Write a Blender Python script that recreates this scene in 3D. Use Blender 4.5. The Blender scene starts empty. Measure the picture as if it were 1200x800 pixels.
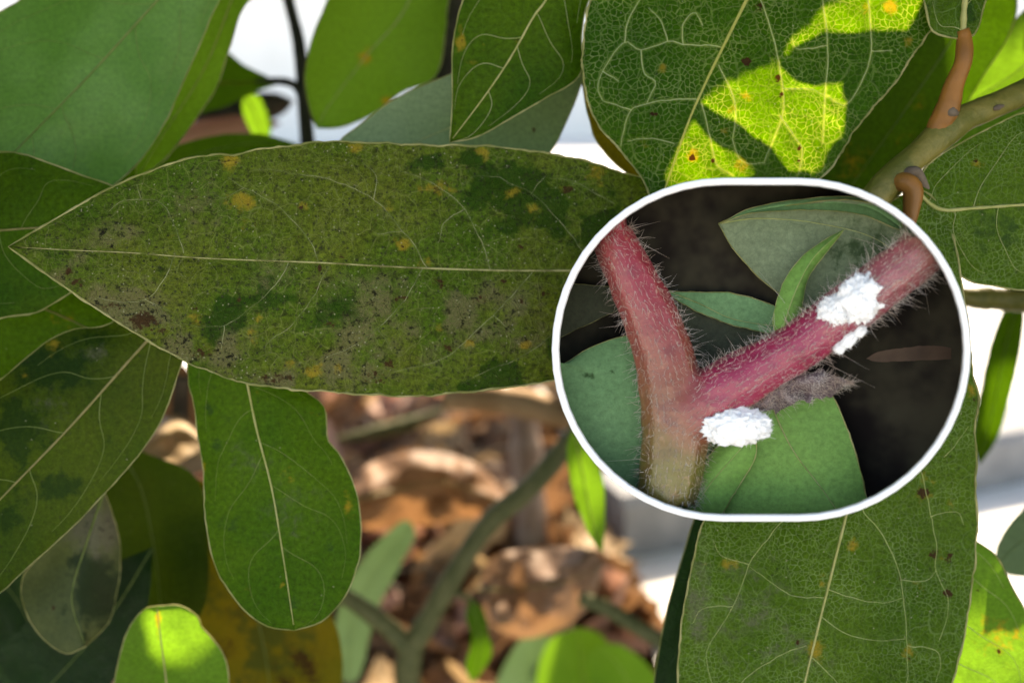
import bpy, math, random
import numpy as np
from mathutils import Vector, Matrix

random.seed(7)
RNG = np.random.default_rng(11)
scene = bpy.context.scene
col = scene.collection
R = math.radians

# ------------------------------------------------------------------ camera
CAM_H = 0.30            # metres above the bed
PITCH = R(15)           # looking slightly down
HFOV = R(60)
F = 600 / math.tan(HFOV / 2)     # focal length in units of the 1200 px wide photograph
CAM = Vector((0, 0, CAM_H))
FWD = Vector((0, math.cos(PITCH), -math.sin(PITCH)))
UP = Vector((0, math.sin(PITCH), math.cos(PITCH)))
RIGHT = Vector((1, 0, 0))
cam_data = bpy.data.cameras.new("camera")
cam_data.sensor_width = 36
cam_data.angle = HFOV
cam_data.clip_start = 0.005
cam_data.clip_end = 500
cam_data.dof.use_dof = True
cam_data.dof.focus_distance = 0.129
cam_data.dof.aperture_fstop = 12.5
cam = bpy.data.objects.new("camera", cam_data)
col.objects.link(cam)
cam.location = CAM
cam.rotation_euler = (math.pi / 2 - PITCH, 0, 0)
scene.camera = cam

# ------------------------------------------------------------------ sky and sun
SUN_EL, SUN_AZ = R(42), R(14)
S = Vector((math.sin(SUN_AZ) * math.cos(SUN_EL), math.cos(SUN_AZ) * math.cos(SUN_EL), math.sin(SUN_EL)))
world = bpy.data.worlds.new("World")
scene.world = world
world.use_nodes = True
wn = world.node_tree.nodes
sky = wn.new("ShaderNodeTexSky")
sky.sky_type = 'NISHITA'
sky.sun_disc = False
sky.sun_elevation = SUN_EL
sky.sun_rotation = SUN_AZ
sky.air_density = 1.0
sky.dust_density = 1.5
world.node_tree.links.new(sky.outputs[0], wn["Background"].inputs[0])
wn["Background"].inputs[1].default_value = 0.15
sun_data = bpy.data.lights.new("sun", 'SUN')
sun_data.energy = 5.0
sun_data.angle = R(0.5)
sun_data.color = (1.0, 0.94, 0.84)
sun = bpy.data.objects.new("sun", sun_data)
col.objects.link(sun)
sun.rotation_euler = S.to_track_quat('Z', 'Y').to_euler()
scene.view_settings.view_transform = 'Standard'
scene.view_settings.look = 'None'
scene.view_settings.gamma = 1
scene.view_settings.exposure = 1.75
scene.view_settings.use_white_balance = True       # camera balanced for open shade
scene.view_settings.white_balance_temperature = 8600
scene.view_settings.white_balance_tint = 12
scene.cycles.max_bounces = 10
scene.cycles.transparent_max_bounces = 8

# ------------------------------------------------------------------ helpers
FRONT = 0.8             # cm added to every leaf distance below
IN_TRAY = [False]       # inside the oval inset distances count from its rim
def P(px, py, d):
    """photograph pixel + distance along the view axis in cm -> world point (m)"""
    if IN_TRAY[0]:
        px, py = tray_clamp(px, py)
        d = rim_d(px, py) + min(1.24, max(0.12, (d - 10.2) * 0.6 + 0.62))
    else: d += FRONT
    d = d * 0.01
    return CAM + FWD * d + RIGHT * ((px - 600) / F * d) - UP * ((py - 400) / F * d)

def proj(v):
    q = Vector(v) - CAM
    d = q.dot(FWD)
    return (600 + F * q.dot(RIGHT) / d, 400 - F * q.dot(UP) / d, d)

def ground(px, py, z=0.0):
    d = FWD + RIGHT * ((px - 600) / F) - UP * ((py - 400) / F)
    t = (z - CAM.z) / d.z
    return CAM + d * t

def tag(o, label=None, cat=None, group=None, kind=None):
    if label: o["label"] = label
    if cat: o["category"] = cat
    if group: o["group"] = group
    if kind: o["kind"] = kind
    return o

def empty(name, loc):
    o = bpy.data.objects.new(name, None)
    o.empty_display_size = 0.005
    o.location = loc
    col.objects.link(o)
    return o

def mesh_obj(name, verts, faces, mat, parent=None, org=None, smooth=True):
    me = bpy.data.meshes.new(name)
    if org is not None:
        v = np.asarray(verts, float) - np.asarray(org, float)[None, :]
        verts = v.tolist()
    me.from_pydata([tuple(v) for v in verts], [], faces)
    if smooth:
        me.polygons.foreach_set("use_smooth", [True] * len(me.polygons))
    if mat: me.materials.append(mat)
    o = bpy.data.objects.new(name, me)
    col.objects.link(o)
    if parent is not None: o.parent = parent
    elif org is not None: o.location = org
    me.update()
    return o

def smooth_line(pts, n):
    """Catmull-Rom through pts, resampled to n points by arc length"""
    p = np.asarray(pts, float)
    if len(p) > 2:
        q = np.vstack([2 * p[0] - p[1], p, 2 * p[-1] - p[-2]])
        out = []
        for i in range(1, len(q) - 2):
            for u in np.linspace(0, 1, 12, endpoint=False):
                a, b, c, d = q[i - 1], q[i], q[i + 1], q[i + 2]
                out.append(0.5 * (2 * b + (c - a) * u + (2 * a - 5 * b + 4 * c - d) * u * u + (3 * b - a - 3 * c + d) * u ** 3))
        out.append(q[-2])
        p = np.array(out)
    seg = np.r_[0, np.cumsum(np.linalg.norm(np.diff(p, axis=0), axis=1))]
    s = np.linspace(0, seg[-1], n)
    return np.stack([np.interp(s, seg, p[:, k]) for k in range(p.shape[1])], 1)

def tube(pts, radii, n=6, cap=True, flat=1.0):
    pts = [Vector(p) for p in pts]
    N = len(pts)
    verts, faces = [], []
    t0 = (pts[1] - pts[0]).normalized()
    ref = Vector((0.3, -1, 0.2))
    u = (ref - t0 * ref.dot(t0)).normalized()
    for i, p in enumerate(pts):
        t = (pts[min(i + 1, N - 1)] - pts[max(i - 1, 0)])
        t = t.normalized() if t.length > 1e-12 else t0
        u = (u - t * u.dot(t))
        u = u.normalized() if u.length > 1e-9 else t.orthogonal().normalized()
        w = t.cross(u)
        r = radii[i] if hasattr(radii, '__len__') else radii
        for k in range(n):
            a = 2 * math.pi * k / n
            verts.append(p + u * (math.cos(a) * r * flat) + w * (math.sin(a) * r))
    for i in range(N - 1):
        for k in range(n):
            a, b = i * n + k, i * n + (k + 1) % n
            faces.append((a, b, b + n, a + n))
    if cap:
        faces.append(tuple(range(n))[::-1])
        faces.append(tuple((N - 1) * n + k for k in range(n)))
    return verts, faces

_perm = RNG.random((64, 64, 64))
def vnoise(x, y, z=0.0):
    x = np.asarray(x, float); y = np.asarray(y, float); z = np.zeros_like(x) + z
    xi, yi, zi = np.floor(x).astype(int), np.floor(y).astype(int), np.floor(z).astype(int)
    fx, fy, fz = x - xi, y - yi, z - zi
    fx, fy, fz = [f * f * (3 - 2 * f) for f in (fx, fy, fz)]
    def g(a, b, c): return _perm[(xi + a) % 64, (yi + b) % 64, (zi + c) % 64]
    def lerp(a, b, f): return a + (b - a) * f
    r = [lerp(lerp(g(0, 0, c), g(1, 0, c), fx), lerp(g(0, 1, c), g(1, 1, c), fx), fy) for c in (0, 1)]
    return lerp(r[0], r[1], fz)
def fbm(x, y, z=0.0, o=4):
    a, s, t = 1.0, 0.0, 0.0
    for i in range(o):
        s = s + a * vnoise(np.asarray(x) * 2 ** i + 7.3 * i, np.asarray(y) * 2 ** i + 3.1 * i, z + 5.7 * i); t += a; a *= 0.5
    return s / t

# ------------------------------------------------------------------ materials
class NT:
    def __init__(self, name):
        self.mat = bpy.data.materials.new(name)
        self.mat.use_nodes = True
        self.t = self.mat.node_tree
        self.n = self.t.nodes
        self.out = self.n["Material Output"]
        self.bsdf = self.n["Principled BSDF"]
    def new(self, kind, **kw):
        nd = self.n.new(kind)
        for k, v in kw.items():
            if k.startswith('i_'):
                nd.inputs[k[2:].replace('_', ' ')].default_value = v
            else: setattr(nd, k, v)
        return nd
    def link(self, a, b): self.t.links.new(a, b)
    def math(self, op, a, b=None, clamp=False):
        nd = self.new("ShaderNodeMath", operation=op, use_clamp=clamp)
        for i, x in enumerate((a, b)):
            if x is None: continue
            if isinstance(x, (int, float)): nd.inputs[i].default_value = x
            else: self.link(x, nd.inputs[i])
        return nd.outputs[0]
    def mix(self, fac, a, b, blend='MIX'):
        nd = self.new("ShaderNodeMix", data_type='RGBA', blend_type=blend)
        for s, x in ((nd.inputs[0], fac), (nd.inputs[6], a), (nd.inputs[7], b)):
            if isinstance(x, (int, float)): s.default_value = x
            elif isinstance(x, tuple): s.default_value = (*x[:3], 1)
            else: self.link(x, s)
        return nd.outputs[2]
    def ramp(self, val, lo, hi, a=0.0, b=1.0, smooth=True):
        nd = self.new("ShaderNodeMapRange", interpolation_type='SMOOTHSTEP' if smooth else 'LINEAR')
        self.link(val, nd.inputs[0])
        for i, x in enumerate((lo, hi, a, b)): nd.inputs[i + 1].default_value = x
        return nd.outputs[0]
    def noise(self, vec, scale, detail=3, rough=0.55, dist=0.0):
        nd = self.new("ShaderNodeTexNoise", i_Scale=scale, i_Detail=detail, i_Roughness=rough, i_Distortion=dist)
        if vec is not None: self.link(vec, nd.inputs["Vector"])
        return nd

def lin(r, g, b):
    f = lambda c: (c / 255 / 12.92) if c / 255 <= 0.04045 else ((c / 255 + 0.055) / 1.055) ** 2.4
    return (f(r), f(g), f(b))

def leaf_mat(name, base, base2, trans, vein, vfine=0.35, vmed=0.5, soot=(0.12, 0.115, 0.075), dark=(0.015, 0.045, 0.01),
             rough=0.5, spec=0.12, tfac=0.38, speck=0.0, cell=0.105, med=0.36, tvein=None, bump=0.25, gr=(0.68, 1.3), soot_bg=0.0):
    m = NT(name)
    uv = m.new("ShaderNodeUVMap", uv_map="cm").outputs[0]
    # wobble the vein network
    n1 = m.noise(uv, 3.0, 2)
    off = m.new("ShaderNodeVectorMath", operation='SUBTRACT'); m.link(n1.outputs["Color"], off.inputs[0]); off.inputs[1].default_value = (0.5, 0.5, 0.5)
    sc = m.new("ShaderNodeVectorMath", operation='SCALE'); m.link(off.outputs[0], sc.inputs[0]); sc.inputs["Scale"].default_value = 0.22
    add = m.new("ShaderNodeVectorMath", operation='ADD'); m.link(uv, add.inputs[0]); m.link(sc.outputs[0], add.inputs[1])
    wv = add.outputs[0]
    def vor(scale, width, soft, rnd=1.0):
        v = m.new("ShaderNodeTexVoronoi", voronoi_dimensions='2D', feature='DISTANCE_TO_EDGE', i_Scale=scale, i_Randomness=rnd)
        m.link(wv, v.inputs["Vector"])
        return m.ramp(v.outputs["Distance"], width, width + soft, 1.0, 0.0)
    fine = vor(1 / cell, 0.012, 0.085, 0.9)
    medv = vor(1 / med, 0.005, 0.045)
    big = m.noise(uv, 0.55, 4, 0.6).outputs[0]
    gate = m.ramp(m.noise(uv, 1.3, 3).outputs[0], 0.35, 0.65, 0.25, 1.0)
    fineg = m.math('MULTIPLY', m.math('MULTIPLY', fine, gate), vfine)
    medg = m.math('MULTIPLY', m.math('MULTIPLY', medv, m.ramp(m.noise(uv, 0.9, 3).outputs[0], 0.32, 0.62, 0.2, 1.0)), vmed)
    vline = m.new("ShaderNodeAttribute", attribute_name="veinline").outputs["Fac"]
    vmask = m.math('MAXIMUM', m.math('MAXIMUM', fineg, medg), m.math('MULTIPLY', vline, 0.8))
    c = m.mix(m.ramp(big, 0.35, 0.68), base, base2)
    grain = m.ramp(m.noise(uv, 13, 6, 0.8).outputs[0], 0.3, 0.7, gr[0], gr[1], False)
    cg = m.new("ShaderNodeVectorMath", operation='SCALE'); m.link(c, cg.inputs[0]); m.link(grain, cg.inputs["Scale"])
    c = m.mix(vmask, cg.outputs[0], vein)
    t = m.mix(vmask, trans, tvein or tuple(min(1, x * 1.6 + 0.05) for x in trans))
    tg = m.new("ShaderNodeVectorMath", operation='SCALE'); m.link(t, tg.inputs[0]); m.link(grain, tg.inputs["Scale"]); t = tg.outputs[0]
    def attr(nm): return m.new("ShaderNodeAttribute", attribute_name=nm).outputs["Fac"]
    spk = m.noise(uv, 34, 2, 0.8).outputs[0]
    # dark green areas
    rg = m.math('MULTIPLY', m.math('SUBTRACT', m.noise(uv, 5, 6, 0.72).outputs[0], 0.5), 1.3)
    a0 = attr("dark")
    a = m.math('MULTIPLY', m.ramp(m.math('ADD', a0, rg), 0.28, 0.62), m.ramp(a0, 0.04, 0.2))
    c = m.mix(m.math('MULTIPLY', a, 0.85), c, dark); t = m.mix(m.math('MULTIPLY', a, 0.5), t, dark)
    # dust / sooty film, granular
    a0 = attr("soot"); rg2 = m.math('MULTIPLY', m.math('SUBTRACT', m.noise(uv, 4.3, 6, 0.75).outputs[0], 0.5), 1.4)
    a = m.math('MULTIPLY', m.ramp(m.math('ADD', a0, rg2), 0.15, 0.75), m.ramp(a0, 0.03, 0.2))
    sm = m.math('MULTIPLY', a, m.ramp(spk, 0.33, 0.62, 0.35, 1.0), True)
    c = m.mix(m.math('MULTIPLY', sm, 1.25, True), c, soot); t = m.mix(m.math('MULTIPLY', a, 0.7), t, (0.03, 0.03, 0.012))
    blk = m.ramp(m.noise(uv, 7.5, 5, 0.85).outputs[0], 0.545, 0.585)
    bm_ = m.math('MULTIPLY', m.math('MULTIPLY', blk, m.math('ADD', m.math('MULTIPLY', a, 0.8), soot_bg)), 0.85)
    c = m.mix(bm_, c, (0.009, 0.008, 0.004))
    if soot_bg:
        salt = m.math('MULTIPLY', m.ramp(m.noise(uv, 12.5, 5, 0.85).outputs[0], 0.615, 0.65), m.math('ADD', m.math('MULTIPLY', a, 0.5), soot_bg))
        c = m.mix(salt, c, (0.24, 0.235, 0.13))
    # yellowing, brown spots
    ragged = m.noise(uv, 7, 4, 0.65).outputs[0]
    a = m.math('MULTIPLY', m.ramp(m.math('ADD', attr("yellow"), m.math('MULTIPLY', m.math('SUBTRACT', ragged, 0.5), 1.5)), 0.30, 0.85), m.ramp(attr("yellow"), 0.05, 0.2))
    c = m.mix(m.math('MULTIPLY', a, m.ramp(spk, 0.3, 0.6, 0.3, 0.85)), c, (0.26, 0.19, 0.02)); t = m.mix(a, t, (0.75, 0.45, 0.02))
    a = m.math('MULTIPLY', m.ramp(m.math('ADD', attr("brown"), m.math('MULTIPLY', m.math('SUBTRACT', m.noise(uv, 13, 4, 0.65).outputs[0], 0.5), 1.6)), 0.4, 0.62), m.ramp(attr("brown"), 0.05, 0.2))
    c = m.mix(a, c, (0.040, 0.022, 0.008)); t = m.mix(a, t, (0.08, 0.025, 0.0))
    if speck:
        v = m.new("ShaderNodeTexVoronoi", voronoi_dimensions='2D', feature='F1', i_Scale=11.0)
        m.link(uv, v.inputs["Vector"])
        sep = m.new("ShaderNodeSeparateColor"); m.link(v.outputs["Color"], sep.inputs[0])
        dot = m.ramp(v.outputs["Distance"], 0.07, 0.14, 1.0, 0.0)
        clump = m.ramp(m.noise(uv, 1.1, 4, 0.65).outputs[0], 0.42, 0.66)
        pick = m.math('LESS_THAN', sep.outputs[0], m.math('MULTIPLY', clump, speck * 1.6))
        c = m.mix(m.math('MULTIPLY', m.math('MULTIPLY', dot, pick), 0.8), c, (0.34, 0.33, 0.20))
        dot2 = m.ramp(v.outputs["Distance"], 0.12, 0.25, 1.0, 0.0)
        pick2 = m.math('LESS_THAN', sep.outputs[1], m.math('MULTIPLY', m.math('SUBTRACT', 1.15, clump), speck * 1.4))
        c = m.mix(m.math('MULTIPLY', m.math('MULTIPLY', dot2, pick2), 0.85), c, (0.015, 0.014, 0.01))
    b = m.bsdf
    m.link(c, b.inputs["Base Color"])
    b.inputs["Specular IOR Level"].default_value = spec
    rr = m.ramp(big, 0.3, 0.7, rough - 0.08, rough + 0.1)
    m.link(rr, b.inputs["Roughness"])
    bp = m.new("ShaderNodeBump", i_Strength=bump, i_Distance=0.00015)
    h = m.math('ADD', m.math('MULTIPLY', m.math('MAXIMUM', fine, medv), 0.7), m.math('MULTIPLY', spk, 0.8))
    m.link(h, bp.inputs["Height"]); m.link(bp.outputs[0], b.inputs["Normal"])
    tr = m.new("ShaderNodeBsdfTranslucent"); m.link(t, tr.inputs[0]); m.link(bp.outputs[0], tr.inputs["Normal"])
    mx = m.new("ShaderNodeMixShader"); mx.inputs[0].default_value = tfac
    m.link(b.outputs[0], mx.inputs[1]); m.link(tr.outputs[0], mx.inputs[2])
    m.link(mx.outputs[0], m.out.inputs[0])
    return m.mat

def plain_mat(name, c1, c2, scale=30.0, rough=0.7, trans=None, tfac=0.3, spec=0.3, bump=0.0, detail=4, stretch=None, lo=0.35, hi=0.65):
    m = NT(name)
    tc = m.new("ShaderNodeTexCoord").outputs["Object"]
    if stretch:
        mp = m.new("ShaderNodeMapping"); mp.inputs["Scale"].default_value = stretch; m.link(tc, mp.inputs[0]); tc = mp.outputs[0]
    n = m.noise(tc, scale, detail, 0.6)
    c = m.mix(m.ramp(n.outputs[0], lo, hi), c1, c2)
    b = m.bsdf
    m.link(c, b.inputs["Base Color"]); b.inputs["Roughness"].default_value = rough
    b.inputs["Specular IOR Level"].default_value = spec
    if bump:
        bp = m.new("ShaderNodeBump", i_Strength=bump, i_Distance=0.0006)
        m.link(n.outputs[0], bp.inputs["Height"]); m.link(bp.outputs[0], b.inputs["Normal"])
    if trans:
        tr = m.new("ShaderNodeBsdfTranslucent"); tr.inputs[0].default_value = (*trans, 1)
        mx = m.new("ShaderNodeMixShader"); mx.inputs[0].default_value = tfac
        m.link(b.outputs[0], mx.inputs[1]); m.link(tr.outputs[0], mx.inputs[2]); m.link(mx.outputs[0], m.out.inputs[0])
    return m.mat

M = {}
PALEV = (0.30, 0.33, 0.16)
M['main'] = leaf_mat("mottled_leaf", (0.074, 0.094, 0.009), (0.034, 0.076, 0.005), (0.16, 0.26, 0.02), (0.20, 0.22, 0.07), vfine=0.40, vmed=0.34, soot=(0.115, 0.108, 0.042), dark=(0.010, 0.038, 0.002),
                     tfac=0.13, speck=0.2, rough=0.5, cell=0.085, med=0.34, bump=0.9, spec=0.06, gr=(0.2, 1.8), soot_bg=0.75)
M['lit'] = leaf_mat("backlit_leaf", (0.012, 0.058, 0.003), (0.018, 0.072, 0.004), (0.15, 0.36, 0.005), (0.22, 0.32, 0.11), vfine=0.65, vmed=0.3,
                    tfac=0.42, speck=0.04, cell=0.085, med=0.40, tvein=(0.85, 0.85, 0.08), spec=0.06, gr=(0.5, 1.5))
M['right'] = leaf_mat("netted_leaf", (0.042, 0.086, 0.007), (0.029, 0.072, 0.005), (0.17, 0.34, 0.015), (0.22, 0.31, 0.12), vfine=0.6, vmed=0.3,
                      tfac=0.25, speck=0.03, cell=0.07, med=0.30, bump=0.5, spec=0.05, gr=(0.5, 1.55), soot_bg=0.10)
M['mid'] = leaf_mat("green_leaf", (0.040, 0.082, 0.004), (0.014, 0.050, 0.003), (0.12, 0.30, 0.01), (0.10, 0.18, 0.03), vfine=0.12, vmed=0.12, tfac=0.28, speck=0.012, bump=0.4, spec=0.06, gr=(0.5, 1.5))
M['dull'] = leaf_mat("dull_leaf", (0.036, 0.055, 0.003), (0.014, 0.036, 0.003), (0.12, 0.22, 0.01), (0.12, 0.14, 0.03), vfine=0.12, vmed=0.10, tfac=0.22, speck=0.03, bump=0.3, spec=0.07, dark=(0.005, 0.022, 0.003), gr=(0.5, 1.5))
M['gloss'] = leaf_mat("glossy_leaf", (0.105, 0.225, 0.048), (0.066, 0.175, 0.026), (0.14, 0.40, 0.04), (0.12, 0.23, 0.06), vfine=0.05, vmed=0.08, tfac=0.28, rough=0.4, spec=0.25, bump=0.4)
M['bright'] = leaf_mat("bright_leaf", (0.085, 0.20, 0.022), (0.060, 0.165, 0.015), (0.26, 0.55, 0.03), (0.12, 0.2, 0.03), vfine=0.1, vmed=0.15, tfac=0.42, bump=0.2, spec=0.08)
M['pale'] = leaf_mat("pale_underside", (0.185, 0.255, 0.135), (0.155, 0.225, 0.110), (0.14, 0.26, 0.08), (0.17, 0.23, 0.13), vfine=0.08, vmed=0.1, tfac=0.22, rough=0.6, bump=0.1)
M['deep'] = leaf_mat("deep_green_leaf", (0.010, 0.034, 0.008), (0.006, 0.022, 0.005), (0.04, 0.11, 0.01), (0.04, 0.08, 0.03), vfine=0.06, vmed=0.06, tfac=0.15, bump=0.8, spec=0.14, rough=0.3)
M['yellow'] = leaf_mat("yellowing_leaf", (0.10, 0.075, 0.006), (0.032, 0.058, 0.004), (0.40, 0.30, 0.01), (0.14, 0.14, 0.02), vfine=0.05, vmed=0.1, tfac=0.25, bump=0.3, spec=0.06)
M['dusty'] = leaf_mat("dusty_leaf", (0.10, 0.115, 0.035), (0.065, 0.082, 0.03), (0.12, 0.18, 0.04), (0.15, 0.17, 0.07), vfine=0.05, vmed=0.1, tfac=0.12, rough=0.5, bump=0.4, dark=(0.006, 0.02, 0.006), spec=0.15)
M['margin'] = plain_mat("leaf_margin", (0.46, 0.43, 0.20), (0.16, 0.18, 0.05), 170, 0.5, (0.8, 0.75, 0.35), 0.4)
M['midrib'] = plain_mat("leaf_midrib", (0.46, 0.44, 0.18), (0.34, 0.35, 0.11), 400, 0.5, (0.8, 0.75, 0.3), 0.25)
M['midrib_tan'] = plain_mat("tan_midrib", (0.27, 0.23, 0.09), (0.20, 0.19, 0.06), 400, 0.5, (0.5, 0.4, 0.15), 0.2)
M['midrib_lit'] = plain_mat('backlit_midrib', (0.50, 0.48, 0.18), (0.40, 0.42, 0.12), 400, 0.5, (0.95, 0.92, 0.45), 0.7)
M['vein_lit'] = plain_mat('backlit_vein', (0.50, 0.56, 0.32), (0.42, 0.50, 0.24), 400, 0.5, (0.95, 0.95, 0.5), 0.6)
M['vein_dirty'] = plain_mat('dirty_vein', (0.30, 0.31, 0.15), (0.10, 0.13, 0.035), 260, 0.5, lo=0.42, hi=0.58)
M['midrib_dirty'] = plain_mat('dirty_midrib', (0.34, 0.32, 0.13), (0.14, 0.13, 0.04), 300, 0.5, lo=0.42, hi=0.62, bump=0.6)
M['vein_soft'] = plain_mat('faint_vein', (0.19, 0.24, 0.07), (0.12, 0.18, 0.04), 500, 0.5, (0.6, 0.6, 0.2), 0.2)
M['vein'] = plain_mat("leaf_vein", (0.38, 0.42, 0.20), (0.28, 0.34, 0.13), 500, 0.5, (0.85, 0.8, 0.25), 0.3)
M['twig'] = plain_mat("green_twig", (0.085, 0.088, 0.014), (0.16, 0.135, 0.03), 260, 0.45, bump=1.0, detail=6)
M['orange'] = plain_mat("orange_petiole", (0.30, 0.125, 0.026), (0.19, 0.085, 0.022), 130, 0.4, (0.6, 0.25, 0.05), 0.15, bump=1.0)
M['bark'] = plain_mat("brown_bark", (0.07, 0.05, 0.035), (0.13, 0.10, 0.07), 160, 0.8, bump=0.8)
M['darkbark'] = plain_mat("dark_twig", (0.035, 0.035, 0.022), (0.06, 0.055, 0.035), 160, 0.7, bump=0.6)
M['olivebark'] = plain_mat("olive_twig", (0.075, 0.085, 0.030), (0.12, 0.12, 0.05), 160, 0.7, bump=0.6)
M['tanbark'] = plain_mat("tan_wood", (0.38, 0.25, 0.14), (0.30, 0.18, 0.09), 90, 0.8, bump=0.4)
M['trunk'] = plain_mat("grey_trunk", (0.22, 0.15, 0.12), (0.30, 0.22, 0.18), 60, 0.85, bump=0.6)
M['soil'] = plain_mat("bed_soil", (0.045, 0.026, 0.016), (0.11, 0.065, 0.04), 45, 0.95, bump=1.0, spec=0.1)
M['paving'] = plain_mat("pale_concrete", (0.62, 0.62, 0.61), (0.52, 0.52, 0.52), 9, 0.9, spec=0.2)
M['kerb'] = plain_mat('grey_kerb_stone', (0.25, 0.26, 0.28), (0.19, 0.20, 0.22), 40, 0.9, spec=0.2)
M['render'] = plain_mat("white_render", (0.80, 0.80, 0.79), (0.74, 0.74, 0.73), 2, 0.9, spec=0.2)
M['rail'] = plain_mat("dark_rail_paint", (0.04, 0.05, 0.05), (0.06, 0.07, 0.07), 20, 0.5)
for k, (a, b, t) in {'dead_brown': ((0.15, 0.090, 0.055), (0.075, 0.043, 0.027), (0.3, 0.15, 0.07)),
                     'dead_orange': ((0.22, 0.115, 0.055), (0.14, 0.072, 0.036), (0.35, 0.17, 0.07)),
                     'dead_grey': ((0.24, 0.16, 0.115), (0.15, 0.095, 0.065), (0.35, 0.18, 0.08)),
                     'dead_pale': ((0.42, 0.31, 0.19), (0.30, 0.20, 0.11), (0.6, 0.4, 0.2)),
                     'dead_pink': ((0.36, 0.22, 0.17), (0.26, 0.15, 0.11), (0.6, 0.3, 0.2))}.items():
    M[k] = plain_mat(k + "_leaf", a, b, 110, 0.6, t, 0.25, bump=0.5)

# ------------------------------------------------------------------ setting
def sheet(name, poly, z, mat):
    o = mesh_obj(name, [(x, y, z) for x, y in poly], [tuple(range(len(poly)))], mat, smooth=False)
    return tag(o, kind="structure")
sheet("ground", [(-60, -60), (60, -60), (60, 60), (-60, 60)], 0.0, M['soil'])
# kerb line runs from near right of the bed away to the right
kA, kB = Vector((-0.30, 0.40)), Vector((3.0, 1.62))
kd = (kB - kA).normalized(); kn = Vector((-kd.y, kd.x))
sheet("path", [(-30, 0.16), (-30, -30), (30, -30), (30, 30), (-30, 30), (-30, 1.02), (-0.25, 0.98), (0.035, 0.86), (0.075, 0.55), (0.085, 0.30), (0.09, 0.16)], 0.004, M['paving'])  # the unseen stretch behind the camera is added to bounce light onto the leaves
ks = kA + kd * 0.40
vs, fs = [], []
KH, n = 0.045, 0
prof = [(0.0, 0.0), (0.0, KH - 0.006), (0.006, KH), (0.055, KH), (0.055, 0.0)]
for e in (ks, kB):
    for (u, z) in prof: vs.append((e.x + kn.x * u, e.y + kn.y * u, z + 0.002))
for i in range(4): fs.append((i, i + 1, i + 6, i + 5))
fs += [(4, 3, 2, 1, 0), (5, 6, 7, 8, 9)]
tag(mesh_obj("kerb", vs, fs, M['kerb'], smooth=False), kind="structure")
k2 = ks + kn * 0.056; k3 = kB + kn * 0.056
sheet("pavement", [(k2.x, k2.y), (k3.x, k3.y), (k3.x, 30), (k2.x, 30)], KH - 0.004, M['paving'])
# far white wall and rail
wallo = empty("garden_wall", (0, 7.0, 0))
mesh_obj("wall_face", [(-12, 0, 0), (12, 0, 0), (12, 0, 1.5), (-12, 0, 1.5), (-12, .2, 0), (12, .2, 0), (12, .2, 1.5), (-12, .2, 1.5)],
         [(0, 1, 2, 3), (5, 4, 7, 6), (1, 5, 6, 2), (4, 0, 3, 7)], M['render'], wallo, smooth=False)
mesh_obj("coping", [(-12.1, -.05, 1.502), (12.1, -.05, 1.502), (12.1, .25, 1.502), (-12.1, .25, 1.502), (-12.1, -.05, 1.58), (12.1, -.05, 1.58), (12.1, .25, 1.58), (-12.1, .25, 1.58)],
         [(0, 3, 2, 1), (4, 5, 6, 7), (0, 1, 5, 4), (2, 3, 7, 6), (1, 2, 6, 5), (3, 0, 4, 7)], M['render'], wallo, smooth=False)
tag(wallo, "white rendered garden wall far behind the shrub, out of focus", "wall")
rl = empty("handrail", (1.0, 1.6, 0))
v, f = tube([(0.45, 1.6, 0.405), (3.2, 1.6, 0.405)], 0.011, 10); mesh_obj("rail", v, f, M['rail'], rl, (1.0, 1.6, 0))
for x in (1.9, 3.0):
    v, f = tube([(x, 1.6, 0.04), (x, 1.6, 0.40)], 0.009, 8); mesh_obj("post", v, f, M['rail'], rl, (1.0, 1.6, 0))
tag(rl, "dark metal handrail glimpsed beyond the branch with the orange leaf stalk", "handrail")

# ------------------------------------------------------------------ leaves
LIT = []      # 3D points that the sun has to reach
def spots(gs):
    def fn(X, Y):
        a = np.zeros_like(X)
        for g in gs:
            px, py, r, amp = g[:4]; ry = g[4] if len(g) > 4 else r
            wob = 0.6 + 0.8 * fbm(X / 14 + px, Y / 14 + py, 1.0, 3)
            a = np.maximum(a, amp * np.exp(-(((X - px) / r) ** 2 + ((Y - py) / ry) ** 2) * wob ** 2))
        return a
    return fn

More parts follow.
